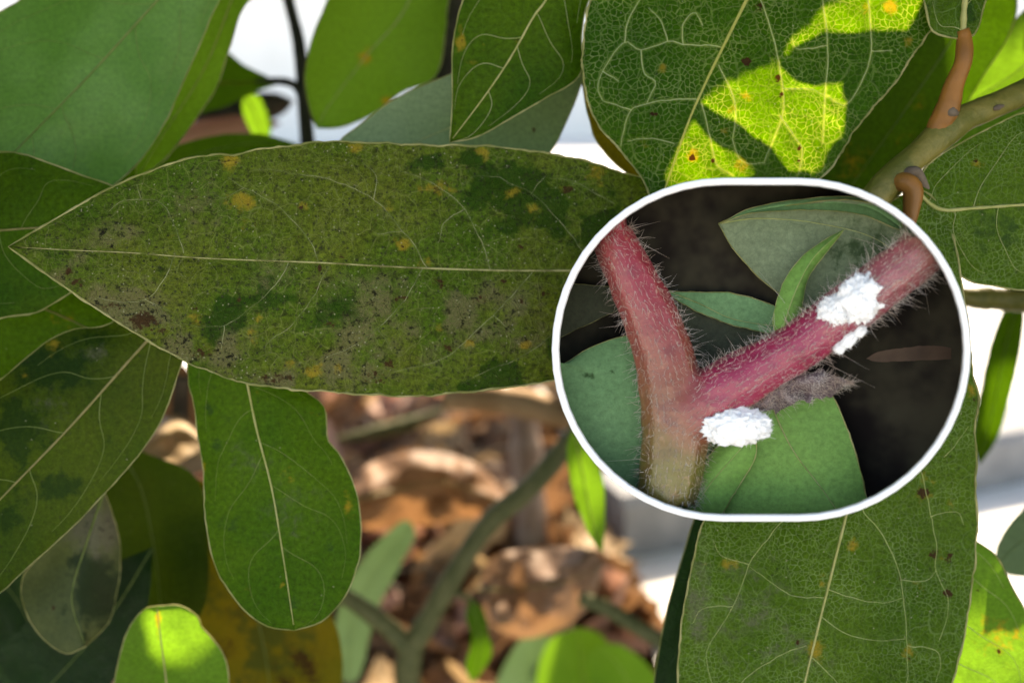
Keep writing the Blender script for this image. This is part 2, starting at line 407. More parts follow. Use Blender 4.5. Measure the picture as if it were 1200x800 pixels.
LEAF_N = [0]
def leaf(label, mid, A, B, d=(12.5, 12.5), ed=(0, 0), bow=0.0, mat='mid', veins='auto', nv=5, masks=None, nt=46, ns=20,
         margin=0.014, rib=0.03, ribmat='midrib', parent=None, org=None, group=None, rough_edge=0.5, ripple=0.05,
         name=None, cat="leaf", crease=0.03, veinr=0.007, ridge=0.0, rip_scale=90.0, veinmat='vein'):
    """A leaf blade: midrib mid and edges A, B are traced from base to tip, d is the distance of base and tip in cm,
    ed bends the two edges nearer (-) or farther (+)."""
    if veins is None and ribmat == 'midrib' and mat != 'bright': ribmat = 'vein_soft'; rib = min(rib, 0.024)
    LEAF_N[0] += 1; seed = LEAF_N[0] * 3.37
    m = smooth_line(mid, nt)
    a = smooth_line([mid[0]] + A + [mid[-1]], nt); b = smooth_line([mid[0]] + B + [mid[-1]], nt)
    for e, k in ((a, 1.0), (b, 2.0)):
        tt = np.arange(nt)
        w = (vnoise(tt * 0.9, tt * 0 + seed, k) - 0.5) * 2 * rough_edge + (vnoise(tt * 0.25, tt * 0 + seed, k + 9) - 0.5) * 3 * rough_edge
        dirv = e - m; L = np.linalg.norm(dirv, axis=1, keepdims=True) + 1e-6
        e += dirv / L * (w * np.sin(np.linspace(0, math.pi, nt)))[:, None]
    sv = np.linspace(-1, 1, 2 * ns + 1)
    T = np.linspace(0, 1, nt)
    X = np.zeros((nt, len(sv))); Y = np.zeros_like(X); D = np.zeros_like(X)
    for j, s in enumerate(sv):
        e = a if s < 0 else b
        q = m + (e - m) * abs(s)
        X[:, j], Y[:, j] = q[:, 0], q[:, 1]
        env = np.sin(np.pi * np.clip(T, 0.02, 0.98)) ** 0.5
        D[:, j] = d[0] + (d[1] - d[0]) * T + (ed[0] if s < 0 else ed[1]) * abs(s) ** 1.7 * env + bow * np.sin(np.pi * T) \
                  + crease * (1 - abs(s)) ** 6
    D += 0.03 * (fbm(X / 26 + seed, Y / 26, 6.0, 3) - 0.5) * 2
    D += 1.3 * ripple * (fbm(X / rip_scale + seed, Y / rip_scale, 2.0, 3) - 0.5) * 2.2
    VM = np.zeros_like(X)
    if isinstance(veins, list):
        best = np.full(X.size, 1e9); XYf = np.stack([X.ravel(), Y.ravel()], 1); wloc = np.ones(X.size)
        for pl in veins + [list(map(tuple, m[::3]))]:
            wid = 1.0 if len(pl) > 3 else 0.75
            q = smooth_line(pl, max(6, len(pl) * 4)) if pl is not veins[-1] or True else pl
            for a0, b0 in zip(q[:-1], q[1:]):
                ab = b0 - a0; tt = np.clip(((XYf - a0) @ ab) / (ab @ ab + 1e-9), 0, 1)
                best = np.minimum(best, np.linalg.norm(XYf - a0 - tt[:, None] * ab, axis=1) / wid)
        VM = np.exp(-(best / (1.25 if ridge else 1.6)) ** 2).reshape(X.shape) * (0.9 if ridge else 0.25)
        PUCK = np.exp(-(best / 16.0)).reshape(X.shape)
        D += 0.06 * (PUCK - 0.5) - ridge * VM      # blade dips along the veins, bulges between
    sub_v = VM.ravel()
    W = lambda x, y, dd: np.array([P(px, py, d_) for px, py, d_ in zip(x.ravel(), y.ravel(), dd.ravel())])
    V = W(X, Y, D)
    nsx = len(sv)
    faces = [(i * nsx + j, i * nsx + j + 1, (i + 1) * nsx + j + 1, (i + 1) * nsx + j) for i in range(nt - 1) for j in range(nsx - 1)]
    base = P(*mid[0], d[0])
    if parent is None:
        root = empty(name or "laurel_leaf", base); org = base
        tag(root, label, cat, group)
        blade = mesh_obj("blade", V, faces, M[mat], root, org)
        sub = root
    else:
        blade = mesh_obj(name or "leaf", V, faces, M[mat], parent, org); sub = blade
        if label: blade["label"] = label
        root = blade
    me = blade.data
    uvl = me.uv_layers.new(name="cm")
    li = np.zeros(len(me.loops), int); me.loops.foreach_get("vertex_index", li)
    k = 100.0 * 0.125 / F   # cm per photo pixel at the leaf's distance
    kk = (d[0] + d[1]) / 2 / F
    uvs = np.stack([X.ravel() * kk + seed, Y.ravel() * kk + seed * 1.7], 1)[li]
    uvl.data.foreach_set("uv", uvs.ravel().astype(np.float32))
    for nm in ("soot", "yellow", "dark", "brown"):
        fn = (masks or {}).get(nm)
        val = np.clip(fn(X, Y), 0, 1).ravel() if fn else np.zeros(X.size)
        at = me.attributes.new(nm, 'FLOAT', 'POINT')
        at.data.foreach_set("value", val.astype(np.float32))
    at = me.attributes.new("veinline", 'FLOAT', 'POINT'); at.data.foreach_set("value", sub_v.astype(np.float32))
    def at_ts(t, s):
        i = np.clip(t, 0, 1) * (nt - 1); j = (np.clip(s, -1, 1) + 1) / 2 * (nsx - 1)
        i0 = min(int(i), nt - 2); j0 = min(int(j), nsx - 2); fi, fj = i - i0, j - j0
        g = lambda Z: (Z[i0, j0] * (1 - fi) * (1 - fj) + Z[i0 + 1, j0] * fi * (1 - fj) + Z[i0, j0 + 1] * (1 - fi) * fj + Z[i0 + 1, j0 + 1] * fi * fj)
        return g(X), g(Y), g(D)
    XY = np.stack([X.ravel(), Y.ravel()], 1); DD = D.ravel()
    def depth_at(px, py):
        q = ((XY - (px, py)) ** 2).sum(1); idx = np.argpartition(q, 4)[:4]; w = 1 / (q[idx] + 0.5)
        return float((DD[idx] * w).sum() / w.sum())
    if rib:
        pts = [P(*at_ts(t, 0)[:2], at_ts(t, 0)[2] - rib * 0.35) for t in np.linspace(0, 0.985, 40)]
        rr = [rib * 0.01 * (1.0 - 0.75 * t) * (1 + 0.12 * math.sin(i * 1.9)) for i, t in enumerate(np.linspace(0, 1, 40))]
        v, f = tube(pts, rr, 6); mesh_obj("midrib", v, f, M[ribmat], sub, org)
    if margin:
        ring = list(range(0, nt)); e1 = [Vector(V[i * nsx]) for i in ring]; e2 = [Vector(V[i * nsx + nsx - 1]) for i in ring[::-1]]
        pts = e1 + e2[1:]
        rr = [margin * 0.01 * (0.6 + 0.7 * random.random()) for _ in pts]
        v, f = tube(pts, rr, 5); mesh_obj("margin", v, f, M['margin'], sub, org)
    def vein(pts3, r):
        n_ = len(pts3)
        v, f = tube(pts3, [r * 0.01 * (1 - 0.65 * i / (n_ - 1)) for i in range(n_)], 5)
        mesh_obj("side_vein", v, f, M[veinmat], sub, org)
    if veins == 'auto':
        for side in (-1, 1):
            for i in range(nv):
                t0 = 0.08 + 0.78 * (i + 0.5 * (side > 0) + random.uniform(-.2, .2)) / nv
                t1 = min(0.97, t0 + random.uniform(0.10, 0.17)); t2 = min(0.985, t1 + 0.08)
                line = []
                for u in np.linspace(0, 1, 18):
                    s = side * (0.84 * math.sin(u * math.pi / 2 * 0.95) + 0.02 * math.sin(7 * u + 3 * i + seed) * u)
                    t = t0 + (t1 - t0) * u + (t2 - t1) * u ** 4 + 0.009 * math.sin(u * 9 + 2 * i + seed)
                    x, y, dd = at_ts(t, s); line.append(P(x, y, dd - 0.006))
                vein(line, veinr)
    elif veins:
        for pl in veins:
            q = smooth_line(pl, max(6, len(pl) * 4))
            q = q + (np.stack([vnoise(q[:, 0] / 9, q[:, 1] / 9, 3.0), vnoise(q[:, 0] / 9, q[:, 1] / 9, 8.0)], 1) - 0.5) * 2.2
            vein([P(x, y, depth_at(x, y) - 0.006) for x, y in q], veinr)
    return root

def add_lit(poly, d, step=9):
    """mark a patch (photo outline at distance d cm) that the canopy leaves open to the sun"""
    p = np.array(poly, float); x0, y0 = p.min(0); x1, y1 = p.max(0)
    for x in np.arange(x0, x1 + .1, step):
        for y in np.arange(y0, y1 + .1, step):
            c = False; j = len(p) - 1
            for i in range(len(p)):
                if (p[i, 1] > y) != (p[j, 1] > y) and x < (p[j, 0] - p[i, 0]) * (y - p[i, 1]) / (p[j, 1] - p[i, 1]) + p[i, 0]: c = not c
                j = i
            if c: LIT.append(P(x, y, d))

# --- the big mottled leaf across the picture (tip at left, stalk behind the oval inset)
L1masks = {
 'soot': lambda X, Y: np.clip(spots([(60, 320, 50, .55, 30), (150, 365, 70, .85, 30), (235, 410, 70, .85, 28), (320, 440, 60, .8, 18), (170, 375, 14, 1, 10), (410, 430, 60, .75, 24), (130, 290, 70, .45, 40), (350, 330, 60, .45, 40),
                              (500, 360, 90, .75, 45), (570, 350, 60, .7, 30), (600, 390, 60, .55, 40), (420, 250, 60, .25, 60), (250, 260, 110, .35, 60), (450, 400, 70, .6, 40)])(X, Y) * np.clip((fbm(X / 30, Y / 30, 4.2, 5) - 0.30) * 4.2, 0.15, 1.5), 0, 1),
 'yellow': spots([(270, 189, 12, .9), (285, 235, 18, .9, 12), (290, 262, 12, .4), (357, 241, 9, .6), (419, 173, 16, .8, 8), (566, 179, 10, .8), (473, 286, 11, 1), (665, 222, 10, .5), (512, 220, 24, .7, 10), (599, 226, 10, .8, 7), (623, 245, 8, .6),
                  (617, 404, 10, .8, 6), (549, 402, 9, .6), (516, 386, 7, .6), (229, 372, 12, .5), (303, 375, 6, .8, 10), (298, 395, 10, .5, 18), (367, 435, 14, .8, 10), (395, 432, 12, .5), (455, 240, 30, .35, 14), (700, 205, 16, .6), (500, 305, 10, .6),
                  (150, 205, 9, .5), (340, 430, 12, .5), (200, 280, 14, .3)]),
 'dark': lambda X, Y: np.clip(spots([(585, 215, 70, .8, 30), (640, 240, 60, .7, 40), (530, 190, 60, .6, 20), (600, 270, 70, .4, 30), (262, 370, 30, .8, 34), (310, 340, 34, .6, 24), (400, 375, 30, .9, 24), (590, 440, 50, .95, 18), (540, 452, 40, .8, 12),
                  (650, 395, 30, .5, 40), (690, 330, 60, .5, 50), (190, 330, 20, .4), (700, 260, 60, .7, 40)])(X, Y) * 1.3 * np.clip((fbm(X / 24, Y / 24, 9.0, 4) - 0.34) * 4.5, 0.0, 1.2), 0, 1),
 'brown': spots([(168, 375, 22, .85, 13), (235, 412, 26, .55, 10), (325, 443, 30, .55, 9), (440, 440, 26, .5, 12), (560, 350, 16, .5, 12), (470, 350, 18, .45, 14), (400, 300, 6, .6), (90, 330, 14, .6, 8), (130, 358, 20, .55, 8), (515, 330, 10, .6), (590, 330, 6, .7), (640, 345, 8, .6), (388, 380, 10, .6, 8), (280, 350, 8, .5), (540, 285, 7, .5), (610, 290, 6, .6), (450, 215, 6, .5), (350, 280, 6, .5), (230, 230, 6, .5), (473, 289, 4, .9), (665, 222, 7, .8), (512, 224, 9, .5), (167, 375, 15, .75, 9), (375, 316, 5, .8, 9), (372, 337, 5, .7), (525, 407, 7, .8), (80, 317, 8, .7), (190, 388, 12, .6, 6), (228, 362, 8, .6, 4), (455, 425, 9, .7), (612, 352, 8, .5, 6), (440, 260, 6, .4), (352, 243, 4, .8), (300, 262, 4, .6)]),
}
L1v = [[(216, 297), (202, 257), (188, 237), (165, 234), (140, 237), (126, 249)], [(373, 306), (363, 282), (342, 257), (322, 239), (299, 226), (285, 220), (268, 208)],
       [(500, 313), (487, 290), (471, 270), (454, 249), (438, 233), (417, 222), (396, 214), (379, 208), (346, 204), (322, 199), (297, 200)],
       [(574, 315), (566, 286), (555, 266), (545, 245), (533, 233), (512, 218), (491, 208), (469, 200)], [(690, 305), (679, 288), (665, 270), (648, 251), (632, 233), (615, 222), (595, 214), (584, 208), (557, 206), (547, 216)],
       [(720, 239), (694, 224), (669, 212), (644, 208)], [(204, 301), (192, 327), (171, 351), (140, 354), (115, 348)], [(338, 308), (330, 323), (309, 348), (289, 364), (262, 382), (235, 381)], [(262, 382), (260, 410)],
       [(385, 312), (367, 348), (342, 381), (313, 402), (311, 414)], [(495, 314), (483, 336), (471, 356), (442, 385), (413, 406), (380, 420)], [(623, 319), (603, 344), (578, 369), (553, 393), (520, 420), (483, 431), (462, 435)],
       [(660, 380), (634, 402), (607, 420), (578, 431), (541, 449)], [(285, 220), (262, 232), (250, 225)], [(438, 233), (441, 205), (425, 190)], [(545, 245), (520, 262), (515, 285)], [(165, 234), (160, 215)], [(471, 270), (440, 275)], [(622, 228), (640, 205)], [(171, 351), (200, 365)], [(442, 385), (460, 410)], [(578, 369), (600, 390)]]
leaf("large mottled olive leaf with dusty film and yellow spots, running behind the white-rimmed oval inset",
     [(905, 312), (850, 314), (750, 317), (665, 317), (600, 317), (520, 315), (450, 312), (380, 308), (300, 305), (230, 302), (150, 296), (80, 293), (10, 289)],
     [(870, 345), (840, 368), (770, 405), (700, 432), (645, 446), (600, 453), (560, 459), (500, 463), (440, 462), (390, 459), (330, 455), (270, 443), (220, 424), (170, 397), (120, 366), (80, 339), (40, 311)],
     [(870, 280), (820, 240), (770, 216), (730, 202), (690, 190), (640, 180), (600, 175), (560, 171), (500, 170), (450, 168), (400, 166), (340, 170), (300, 176), (277, 182), (272, 183), (235, 183), (200, 192), (160, 207), (120, 225), (85, 245), (45, 268)],
     d=(13.9, 12.2), ed=(0.25, 0.3), bow=-0.15, mat='main', veins=L1v, masks=L1masks, nt=180, ns=70, margin=0.017, rib=0.022, rough_edge=1.3, ripple=0.10, veinr=0.0052, veinmat='vein_dirty', ribmat='midrib_dirty')

# --- green branch at upper right with its leaves
borg = P(1230, 85, 13.4)
br = empty("laurel_branch", borg)
tag(br, "green laurel branch with orange leaf stalks, carrying netted leaves around the oval inset", "branch")
bp = smooth_line([(1260, 70, 13.6), (1200, 108, 13.4), (1150, 130, 13.2), (1118, 145, 13.1), (1080, 178, 13.0), (1050, 205, 12.9), (1000, 262, 12.9), (940, 340, 13.2)], 60)
rad = [0.01 * (0.19 + 0.02 * vnoise(np.array(i * 0.35), np.array(0.0)) + 0.05 * math.exp(-((i - 24) / 4.0) ** 2) + 0.04 * math.exp(-((i - 38) / 4) ** 2)) for i in range(60)]
v, f = tube([P(*q) for q in bp], rad, 14); mesh_obj("stem", v, f, M['twig'], br, borg)
def stalk(pts, r, mat, parent, org, name="leaf_stalk"):
    q = smooth_line(pts, 24)
    rr = np.interp(np.linspace(0, 1, 24), np.linspace(0, 1, len(r)), r)
    rr = rr * (1 + 0.03 * (vnoise(np.arange(24) * 0.8, np.zeros(24) + pts[0][0]) - 0.5) * 2)
    v, f = tube([P(*x) for x in q], rr * 0.01, 12); return mesh_obj(name, v, f, M[mat], parent, org)
stalk([(1088, 172, 13.05), (1100, 148, 12.98), (1111, 126, 12.85), (1118, 100, 12.8), (1129, 72, 12.75), (1130, 46, 12.8), (1128, 36, 12.8)], [.12, .17, .18, .15, .125, .13, .10], 'orange', br, borg)
stalk([(1036, 222, 12.9), (1052, 214, 12.75), (1064, 215, 12.62), (1070, 224, 12.62), (1068, 246, 12.68), (1063, 290, 12.78)], [.10, .15, .15, .12, .07, .03], 'orange', br, borg)
stalk([(1058, 205, 12.75), (1068, 201, 12.7), (1076, 204, 12.75), (1090, 228, 12.9)], [.08, .08, .06, .03], 'bark', br, borg, "bud_scar")
stalk([(1108, 128, 12.82), (1114, 131, 12.76), (1121, 133, 12.8)], [.06, .09, .05], 'bark', br, borg, "bud_scar")
stalk([(1164, 128, 13.02), (1170, 126, 13.0), (1176, 124, 13.02)], [.03, .045, .02], 'bark', br, borg, "bud_scar")

# backlit leaf, upper right
L9v = [[(846, 55), (801, 52), (782, 49), (751, 59), (732, 50), (706, 83), (701, 105), (707, 118)], [(732, 50), (735, 28), (749, 0), (760, -20)], [(818, 116), (785, 117), (757, 122), (739, 129), (731, 154), (727, 172)], [(739, 129), (707, 118)],
       [(790, 168), (757, 162), (735, 165)], [(892, 0), (908, 52), (917, 105), (917, 135), (908, 160), (896, 190)], [(822, 121), (831, 157), (840, 193), (859, 206)], [(842, 76), (859, 113), (862, 143), (859, 165), (870, 190), (897, 191)],
       [(964, 0), (970, 54), (967, 111), (964, 168)], [(1018, 0), (1021, 60), (1011, 93), (991, 123), (967, 111)], [(913, 135), (936, 168), (940, 180), (936, 204)], [(880, -30), (892, 0)], [(900, -60), (950, -30), (964, 0)], [(917, 105), (945, 104), (967, 111)],
       [(782, 49), (775, 25), (760, 10)], [(801, 52), (800, 30), (815, 15), (823, 30)], [(751, 59), (755, 85), (768, 98), (757, 122)], [(1021, 60), (1045, 60)], [(970, 54), (935, 58), (928, 45)], [(706, 83), (725, 95)]]
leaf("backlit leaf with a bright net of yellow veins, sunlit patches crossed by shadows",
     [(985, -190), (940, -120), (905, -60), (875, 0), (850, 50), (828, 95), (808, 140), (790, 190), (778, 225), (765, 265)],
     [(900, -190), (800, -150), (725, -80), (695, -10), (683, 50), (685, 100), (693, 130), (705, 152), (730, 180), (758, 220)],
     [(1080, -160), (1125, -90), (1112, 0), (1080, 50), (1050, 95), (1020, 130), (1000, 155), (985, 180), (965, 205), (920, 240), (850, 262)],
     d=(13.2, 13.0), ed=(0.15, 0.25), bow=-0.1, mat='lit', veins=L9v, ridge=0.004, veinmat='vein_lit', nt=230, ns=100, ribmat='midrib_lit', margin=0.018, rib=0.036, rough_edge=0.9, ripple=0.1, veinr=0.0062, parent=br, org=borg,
     masks={'brown': spots([(875, 72, 7, .8), (765, 134, 7, .7, 4), (912, 92, 5, .8), (916, 111, 3, 1), (811, 185, 5, .8), (835, 188, 4, .8), (936, 174, 4, .8), (890, 8, 10, .6), (935, 190, 5, .6), (733, 65, 5, .4)]),
            'yellow': spots([(777, 79, 8, .7), (811, 183, 10, .8), (874, 113, 8, .6), (1043, 8, 12, .7), (870, 195, 14, .6), (760, 165, 14, .4), (850, 155, 8, .5), (860, 128, 10, .4), (1066, 50, 8, .7), (1015, 10, 10, .5)])})
add_lit([(918, 60), (960, 20), (1000, -12), (1085, -12), (1060, 44), (1000, 50), (935, 66)], 13.1, 7)
add_lit([(826, 100), (868, 80), (918, 74), (945, 104), (992, 147), (978, 178), (955, 200), (938, 196), (916, 168), (886, 143), (850, 134), (830, 118)], 13.1, 7)
add_lit([(816, 140), (850, 165), (870, 198), (860, 222), (775, 222), (800, 172)], 13.0, 7)

# long right leaf hanging behind the inset
L13v = [[(990, 560), (950, 585), (915, 612), (895, 637), (878, 661), (859, 710), (829, 760), (832, 791), (845, 830)], [(944, 756), (909, 770), (871, 798), (840, 840)], [(1000, 570), (1011, 598), (1032, 623), (1049, 658), (1056, 679), (1060, 717), (1063, 756), (1063, 800), (1050, 850)],
        [(1070, 520), (1081, 560), (1091, 605), (1098, 644), (1097, 668), (1111, 700), (1109, 728), (1100, 750)], [(1063, 756), (1095, 761), (1102, 777), (1097, 798)], [(952, 770), (980, 798), (1000, 830)],
        [(859, 710), (825, 712), (812, 730)], [(969, 690), (1000, 700), (1030, 706), (1058, 700)], [(962, 722), (990, 742), (1030, 750), (1062, 748)], [(965, 700), (930, 698), (900, 680), (880, 664)], [(878, 661), (845, 650), (835, 632)], [(1091, 605), (1120, 600), (1130, 615)], [(1056, 679), (1085, 680), (1097, 668)], [(1080, 300), (1110, 330), (1122, 380), (1128, 430)],
        [(1106, 535), (1120, 520), (1135, 500)]]
leaf("long netted leaf with brown spots hanging from the orange stalk behind the inset",
     [(1068, 226), (1060, 300), (1040, 410), (1012, 520), (990, 610), (975, 670), (960, 730), (943, 800), (925, 880), (905, 980)],
     [(1040, 240), (985, 300), (920, 410), (865, 510), (825, 612), (812, 655), (803, 705), (796, 760), (793, 800), (800, 870), (845, 950)],
     [(1087, 226), (1107, 252), (1121, 292), (1128, 340), (1135, 390), (1140, 440), (1146, 462), (1143, 520), (1145, 600), (1140, 680), (1130, 740), (1115, 800), (1075, 890), (990, 960)],
     d=(12.7, 13.1), ed=(0.3, 0.3), bow=0.15, mat='right', veins=L13v, nt=120, ns=40, margin=0.016, rib=0.034, rough_edge=1.1, ripple=0.12, veinr=0.0052, veinmat='vein_lit', parent=br, org=borg,
     masks={'brown': spots([(1083, 577, 8, .95), (1095, 649, 7, .8), (1112, 652, 7, .8), (1111, 693, 8, .9), (1097, 598, 4, .6), (934, 752, 4, .9), (1012, 612, 5, .6), (1122, 538, 4, .8), (999, 639, 4, .6), (1031, 722, 6, .4), (1065, 770, 4, .7), (805, 700, 10, .4, 50), (1056, 676, 4, .7), (1142, 470, 4, .6)]),
            'yellow': spots([(1083, 580, 16, .5), (855, 661, 20, .8, 7), (1065, 765, 9, .9), (999, 639, 8, .8), (955, 760, 10, .8, 20), (1115, 590, 9, .5), (1138, 455, 10, .7), (965, 682, 10, .5), (1105, 650, 22, .35, 10), (1075, 690, 20, .3), (1088, 560, 10, .6)]),
            'soot': lambda X, Y: spots([(880, 720, 70, .4, 90), (930, 760, 60, .35, 40), (820, 700, 20, .6, 80)])(X, Y) * (0.2 + 1.2 * fbm(X / 22, Y / 22, 3.3, 4))})

# right-edge leaf
leaf("broad side leaf growing right from the lower orange stalk", [(1072, 222), (1100, 245), (1140, 244), (1200, 240), (1280, 236), (1380, 240)],
     [(1085, 196), (1105, 180), (1140, 160), (1170, 145), (1200, 133), (1260, 130), (1330, 165)], [(1080, 240), (1100, 290), (1130, 326), (1165, 335), (1200, 340), (1260, 338), (1330, 300)],
     d=(12.75, 13.3), ed=(0.3, 0.3), mat='right', nv=4, nt=60, ns=24, margin=0.014, rib=0.034, parent=br, org=borg, veinr=0.006,
     masks={'yellow': spots([(1145, 190, 8, .6), (1090, 232, 12, .4), (1195, 205, 10, .4), (1150, 243, 20, .3, 6)]), 'dark': spots([(1170, 270, 60, .5, 40)]), 'brown': spots([(1143, 189, 4, .7)])})
leaf("small leaf base above the upper orange stalk", [(1129, 46), (1130, 10), (1140, -60), (1160, -180)],
     [(1112, 44), (1092, 36), (1085, 10), (1070, -60), (1110, -140)], [(1140, 42), (1148, 28), (1156, 0), (1185, -60), (1180, -140)],
     d=(12.75, 13.2), ed=(0.2, 0.2), mat='right', nv=4, nt=40, ns=16, margin=0.014, rib=0.05, parent=br, org=borg, masks={'dark': spots([(1135, 15, 10, .8, 16)])})
leaf("lower leaf behind the long netted leaf, sunlit yellow-green at its base", [(1080, 560), (1110, 660), (1120, 740), (1115, 800), (1105, 900)],
     [(1060, 640), (1040, 740), (1040, 850)], [(1115, 618), (1145, 635), (1168, 652), (1188, 692), (1208, 730), (1220, 790), (1180, 870)],
     d=(14.2, 13.9), ed=(0.2, 0.2), mat='bright', nv=5, nt=60, ns=24, margin=0.014, rib=0.03, parent=br, org=borg,
     masks={'yellow': spots([(1156, 720, 10, .6), (1170, 745, 30, .5), (1190, 742, 12, .6)]), 'brown': spots([(1170, 762, 4, .9), (1145, 690, 4, .6)])})
add_lit([(1120, 745), (1150, 730), (1210, 725), (1210, 810), (1120, 810)], 14.0, 12)

# --- top centre leaf
leaf("pointed green leaf with clear pale midrib, its tip touching the mottled leaf", [(720, -170), (690, -100), (665, -50), (640, 0), (625, 20), (600, 65), (570, 110), (527, 167)],
     [(660, -180), (605, -120), (560, -60), (542, 0), (536, 20), (530, 60), (530, 120)], [(750, -100), (715, -50), (690, 0), (682, 40), (682, 80), (670, 98), (640, 115), (600, 138), (560, 160)],
     d=(13.6, 13.5), ed=(0.2, 0.2), mat='mid', nv=6, nt=70, ns=24, margin=0.012, rib=0.03, veinr=0.0065,
     masks={'yellow': spots([(540, 50, 6, 1, 14), (550, 75, 14, .4, 10), (605, 50, 7, .5), (570, 55, 10, .3), (545, 150, 8, .4)]), 'brown': spots([(605, 45, 6, .6), (541, 45, 3, .6, 8)])})
# --- upper-left glossy leaf
leaf("large smooth blue-green leaf, slightly out of focus, above the tip of the mottled leaf", [(330, -160), (260, -80), (185, 0), (105, 88), (20, 175), (-60, 262)],
     [(200, -150), (90, -60), (22, 2), (0, 14), (-60, 70), (-95, 160)], [(345, -100), (300, -70), (258, 0), (235, 50), (212, 105), (195, 142), (170, 180), (140, 212), (90, 250), (10, 280)],
     d=(15.3, 14.3), ed=(0.2, 0.35), mat='gloss', veinmat='vein_soft', nv=5, nt=60, ns=22, margin=0.011, rib=0.028, ripple=0.12, veinr=0.005, ribmat='vein_soft',
     masks={'dark': lambda X, Y: spots([(60, 90, 90, .5, 60), (150, 150, 60, .4)])(X, Y) * fbm(X / 30, Y / 30, 1.5)})
leaf("dark green leaf with pale rim emerging left of the mottled leaf's tip", [(-180, 285), (-80, 276), (0, 270), (45, 267), (120, 265), (210, 268)],
     [(-130, 215), (-60, 185), (0, 178), (25, 180), (60, 192), (95, 205), (130, 217), (175, 242)], [(-130, 360), (-60, 385), (0, 373), (40, 366), (64, 354), (110, 325), (160, 295)],
     d=(13.6, 13.5), ed=(0.2, 0.2), mat='mid', veinmat='vein_soft', nv=5, nt=56, ns=20, margin=0.014, rib=0.03, ribmat='midrib_tan', veinr=0.006)
leaf("olive leaf stained with sooty dark patches and a tan midrib, below the mottled leaf's tip", [(300, 270), (240, 335), (172, 400), (85, 497), (0, 585), (-90, 680), (-160, 770)],
     [(190, 330), (130, 378), (90, 385), (60, 397), (30, 420), (0, 445), (-80, 510), (-150, 640)], [(255, 360), (222, 400), (213, 425), (205, 450), (190, 490), (165, 530), (135, 565), (100, 602), (60, 640), (20, 676), (0, 695), (-80, 760)],
     d=(13.8, 13.3), ed=(0.35, 0.2), mat='dull', veinmat='vein_soft', nv=6, nt=70, ns=26, margin=0.009, rib=0.030, ribmat='midrib_tan', veinr=0.007,
     masks={'dark': lambda X, Y: np.clip(spots([(60, 430, 60, 1, 28), (20, 500, 40, 1, 40), (110, 400, 40, .7, 14), (70, 570, 34, .8, 24), (10, 610, 20, .9), (130, 520, 14, .6), (30, 570, 26, .6), (20, 660, 30, .4)])(X, Y) * (0.4 + fbm(X / 18, Y / 18, 6.0)), 0, 1),
            'yellow': spots([(62, 404, 10, .8), (30, 440, 10, .4)]), 'soot': spots([(110, 415, 26, .3, 16), (60, 480, 30, .3)]), 'brown': spots([(110, 505, 4, .8), (65, 516, 5, .6)])})
leaf("rounded green leaf hanging below the mottled leaf, with a pale straight midrib", [(262, 300), (272, 360), (288, 440), (300, 500), (318, 570), (330, 640), (345, 738)],
     [(232, 350), (220, 420), (226, 470), (236, 540), (240, 600), (250, 655), (275, 702), (310, 732)], [(310, 345), (342, 425), (356, 456), (378, 476), (384, 512), (400, 535), (415, 570), (423, 612), (420, 655), (405, 697), (378, 727)],
     d=(13.8, 13.4), ed=(0.3, 0.3), mat='mid', veinmat='vein_soft', nv=5, nt=64, ns=24, margin=0.011, rib=0.028, veinr=0.005, rough_edge=1.0,
     masks={'dark': spots([(245, 480, 8, .6), (255, 520, 10, .6), (265, 490, 12, .4), (250, 450, 9, .4), (345, 705, 12, .5), (380, 500, 20, .4), (270, 610, 30, .4, 20), (390, 640, 16, .4), (320, 520, 14, .4)]), 'yellow': spots([(237, 545, 5, .9, 10), (330, 685, 6, .6), (335, 560, 14, .4), (290, 690, 12, .4), (410, 590, 8, .6, 20), (370, 480, 8, .5), (300, 460, 10, .35)]), 'soot': spots([(340, 600, 40, .3, 50), (290, 540, 30, .3)])})

leaf("olive leaf squeezed between the pale-rimmed dark leaf and the sooty leaf", [(-120, 300), (-20, 340), (60, 365), (130, 400), (190, 440)], [(-80, 260), (20, 290), (110, 330), (180, 390)], [(-100, 400), (-20, 440), (60, 450), (140, 460)],
     d=(15.2, 14.6), ed=(0.2, 0.2), mat='mid', veins=None, margin=0.012, rib=0.03, ribmat='midrib_tan', masks={'yellow': spots([(75, 375, 30, .4, 14)])})
# --- softer leaves farther back
leaf("bright green leaf with orange blemishes, out of focus against the white background", [(520, -140), (480, 0), (430, 65), (385, 125), (372, 150)],
     [(430, -130), (396, -30), (380, 10), (364, 50), (357, 92), (364, 132)], [(560, -80), (530, -20), (522, 40), (510, 90), (472, 108), (440, 132), (400, 149)],
     d=(20, 18.5), ed=(0.3, 0.3), mat='bright', veins=None, margin=0.016, rib=0.03, ribmat='vein', masks={'yellow': spots([(427, 68, 12, .8), (455, 122, 8, 1, 9), (470, 40, 10, .3)]), 'brown': spots([(427, 68, 5, .4)])})
leaf("pale grey-green leaf underside between the pointed leaf and the mottled leaf", [(690, 60), (640, 95), (560, 135), (480, 170), (380, 215)],
     [(640, 45), (560, 75), (530, 86), (470, 112), (420, 148), (395, 170)], [(684, 92), (665, 140), (642, 182), (600, 215), (480, 240)],
     d=(15.5, 15), mat='pale', veins=None, margin=0.010, rib=0.014, ribmat='vein', masks={'brown': spots([(624, 154, 3, .9)])})
leaf("yellowing leaf sliver with a dark burn spot behind the backlit leaf", [(700, 30), (702, 100), (725, 170), (790, 225), (860, 260)], [(684, 60), (683, 100), (690, 140), (700, 168), (725, 195), (770, 225)], [(740, 60), (760, 120), (800, 180)],
     d=(14.8, 14.6), mat='yellow', veins=None, margin=0.012, rib=0.02, masks={'brown': spots([(692, 128, 5, .9, 9)]), 'yellow': spots([(690, 115, 12, .9, 20)])})
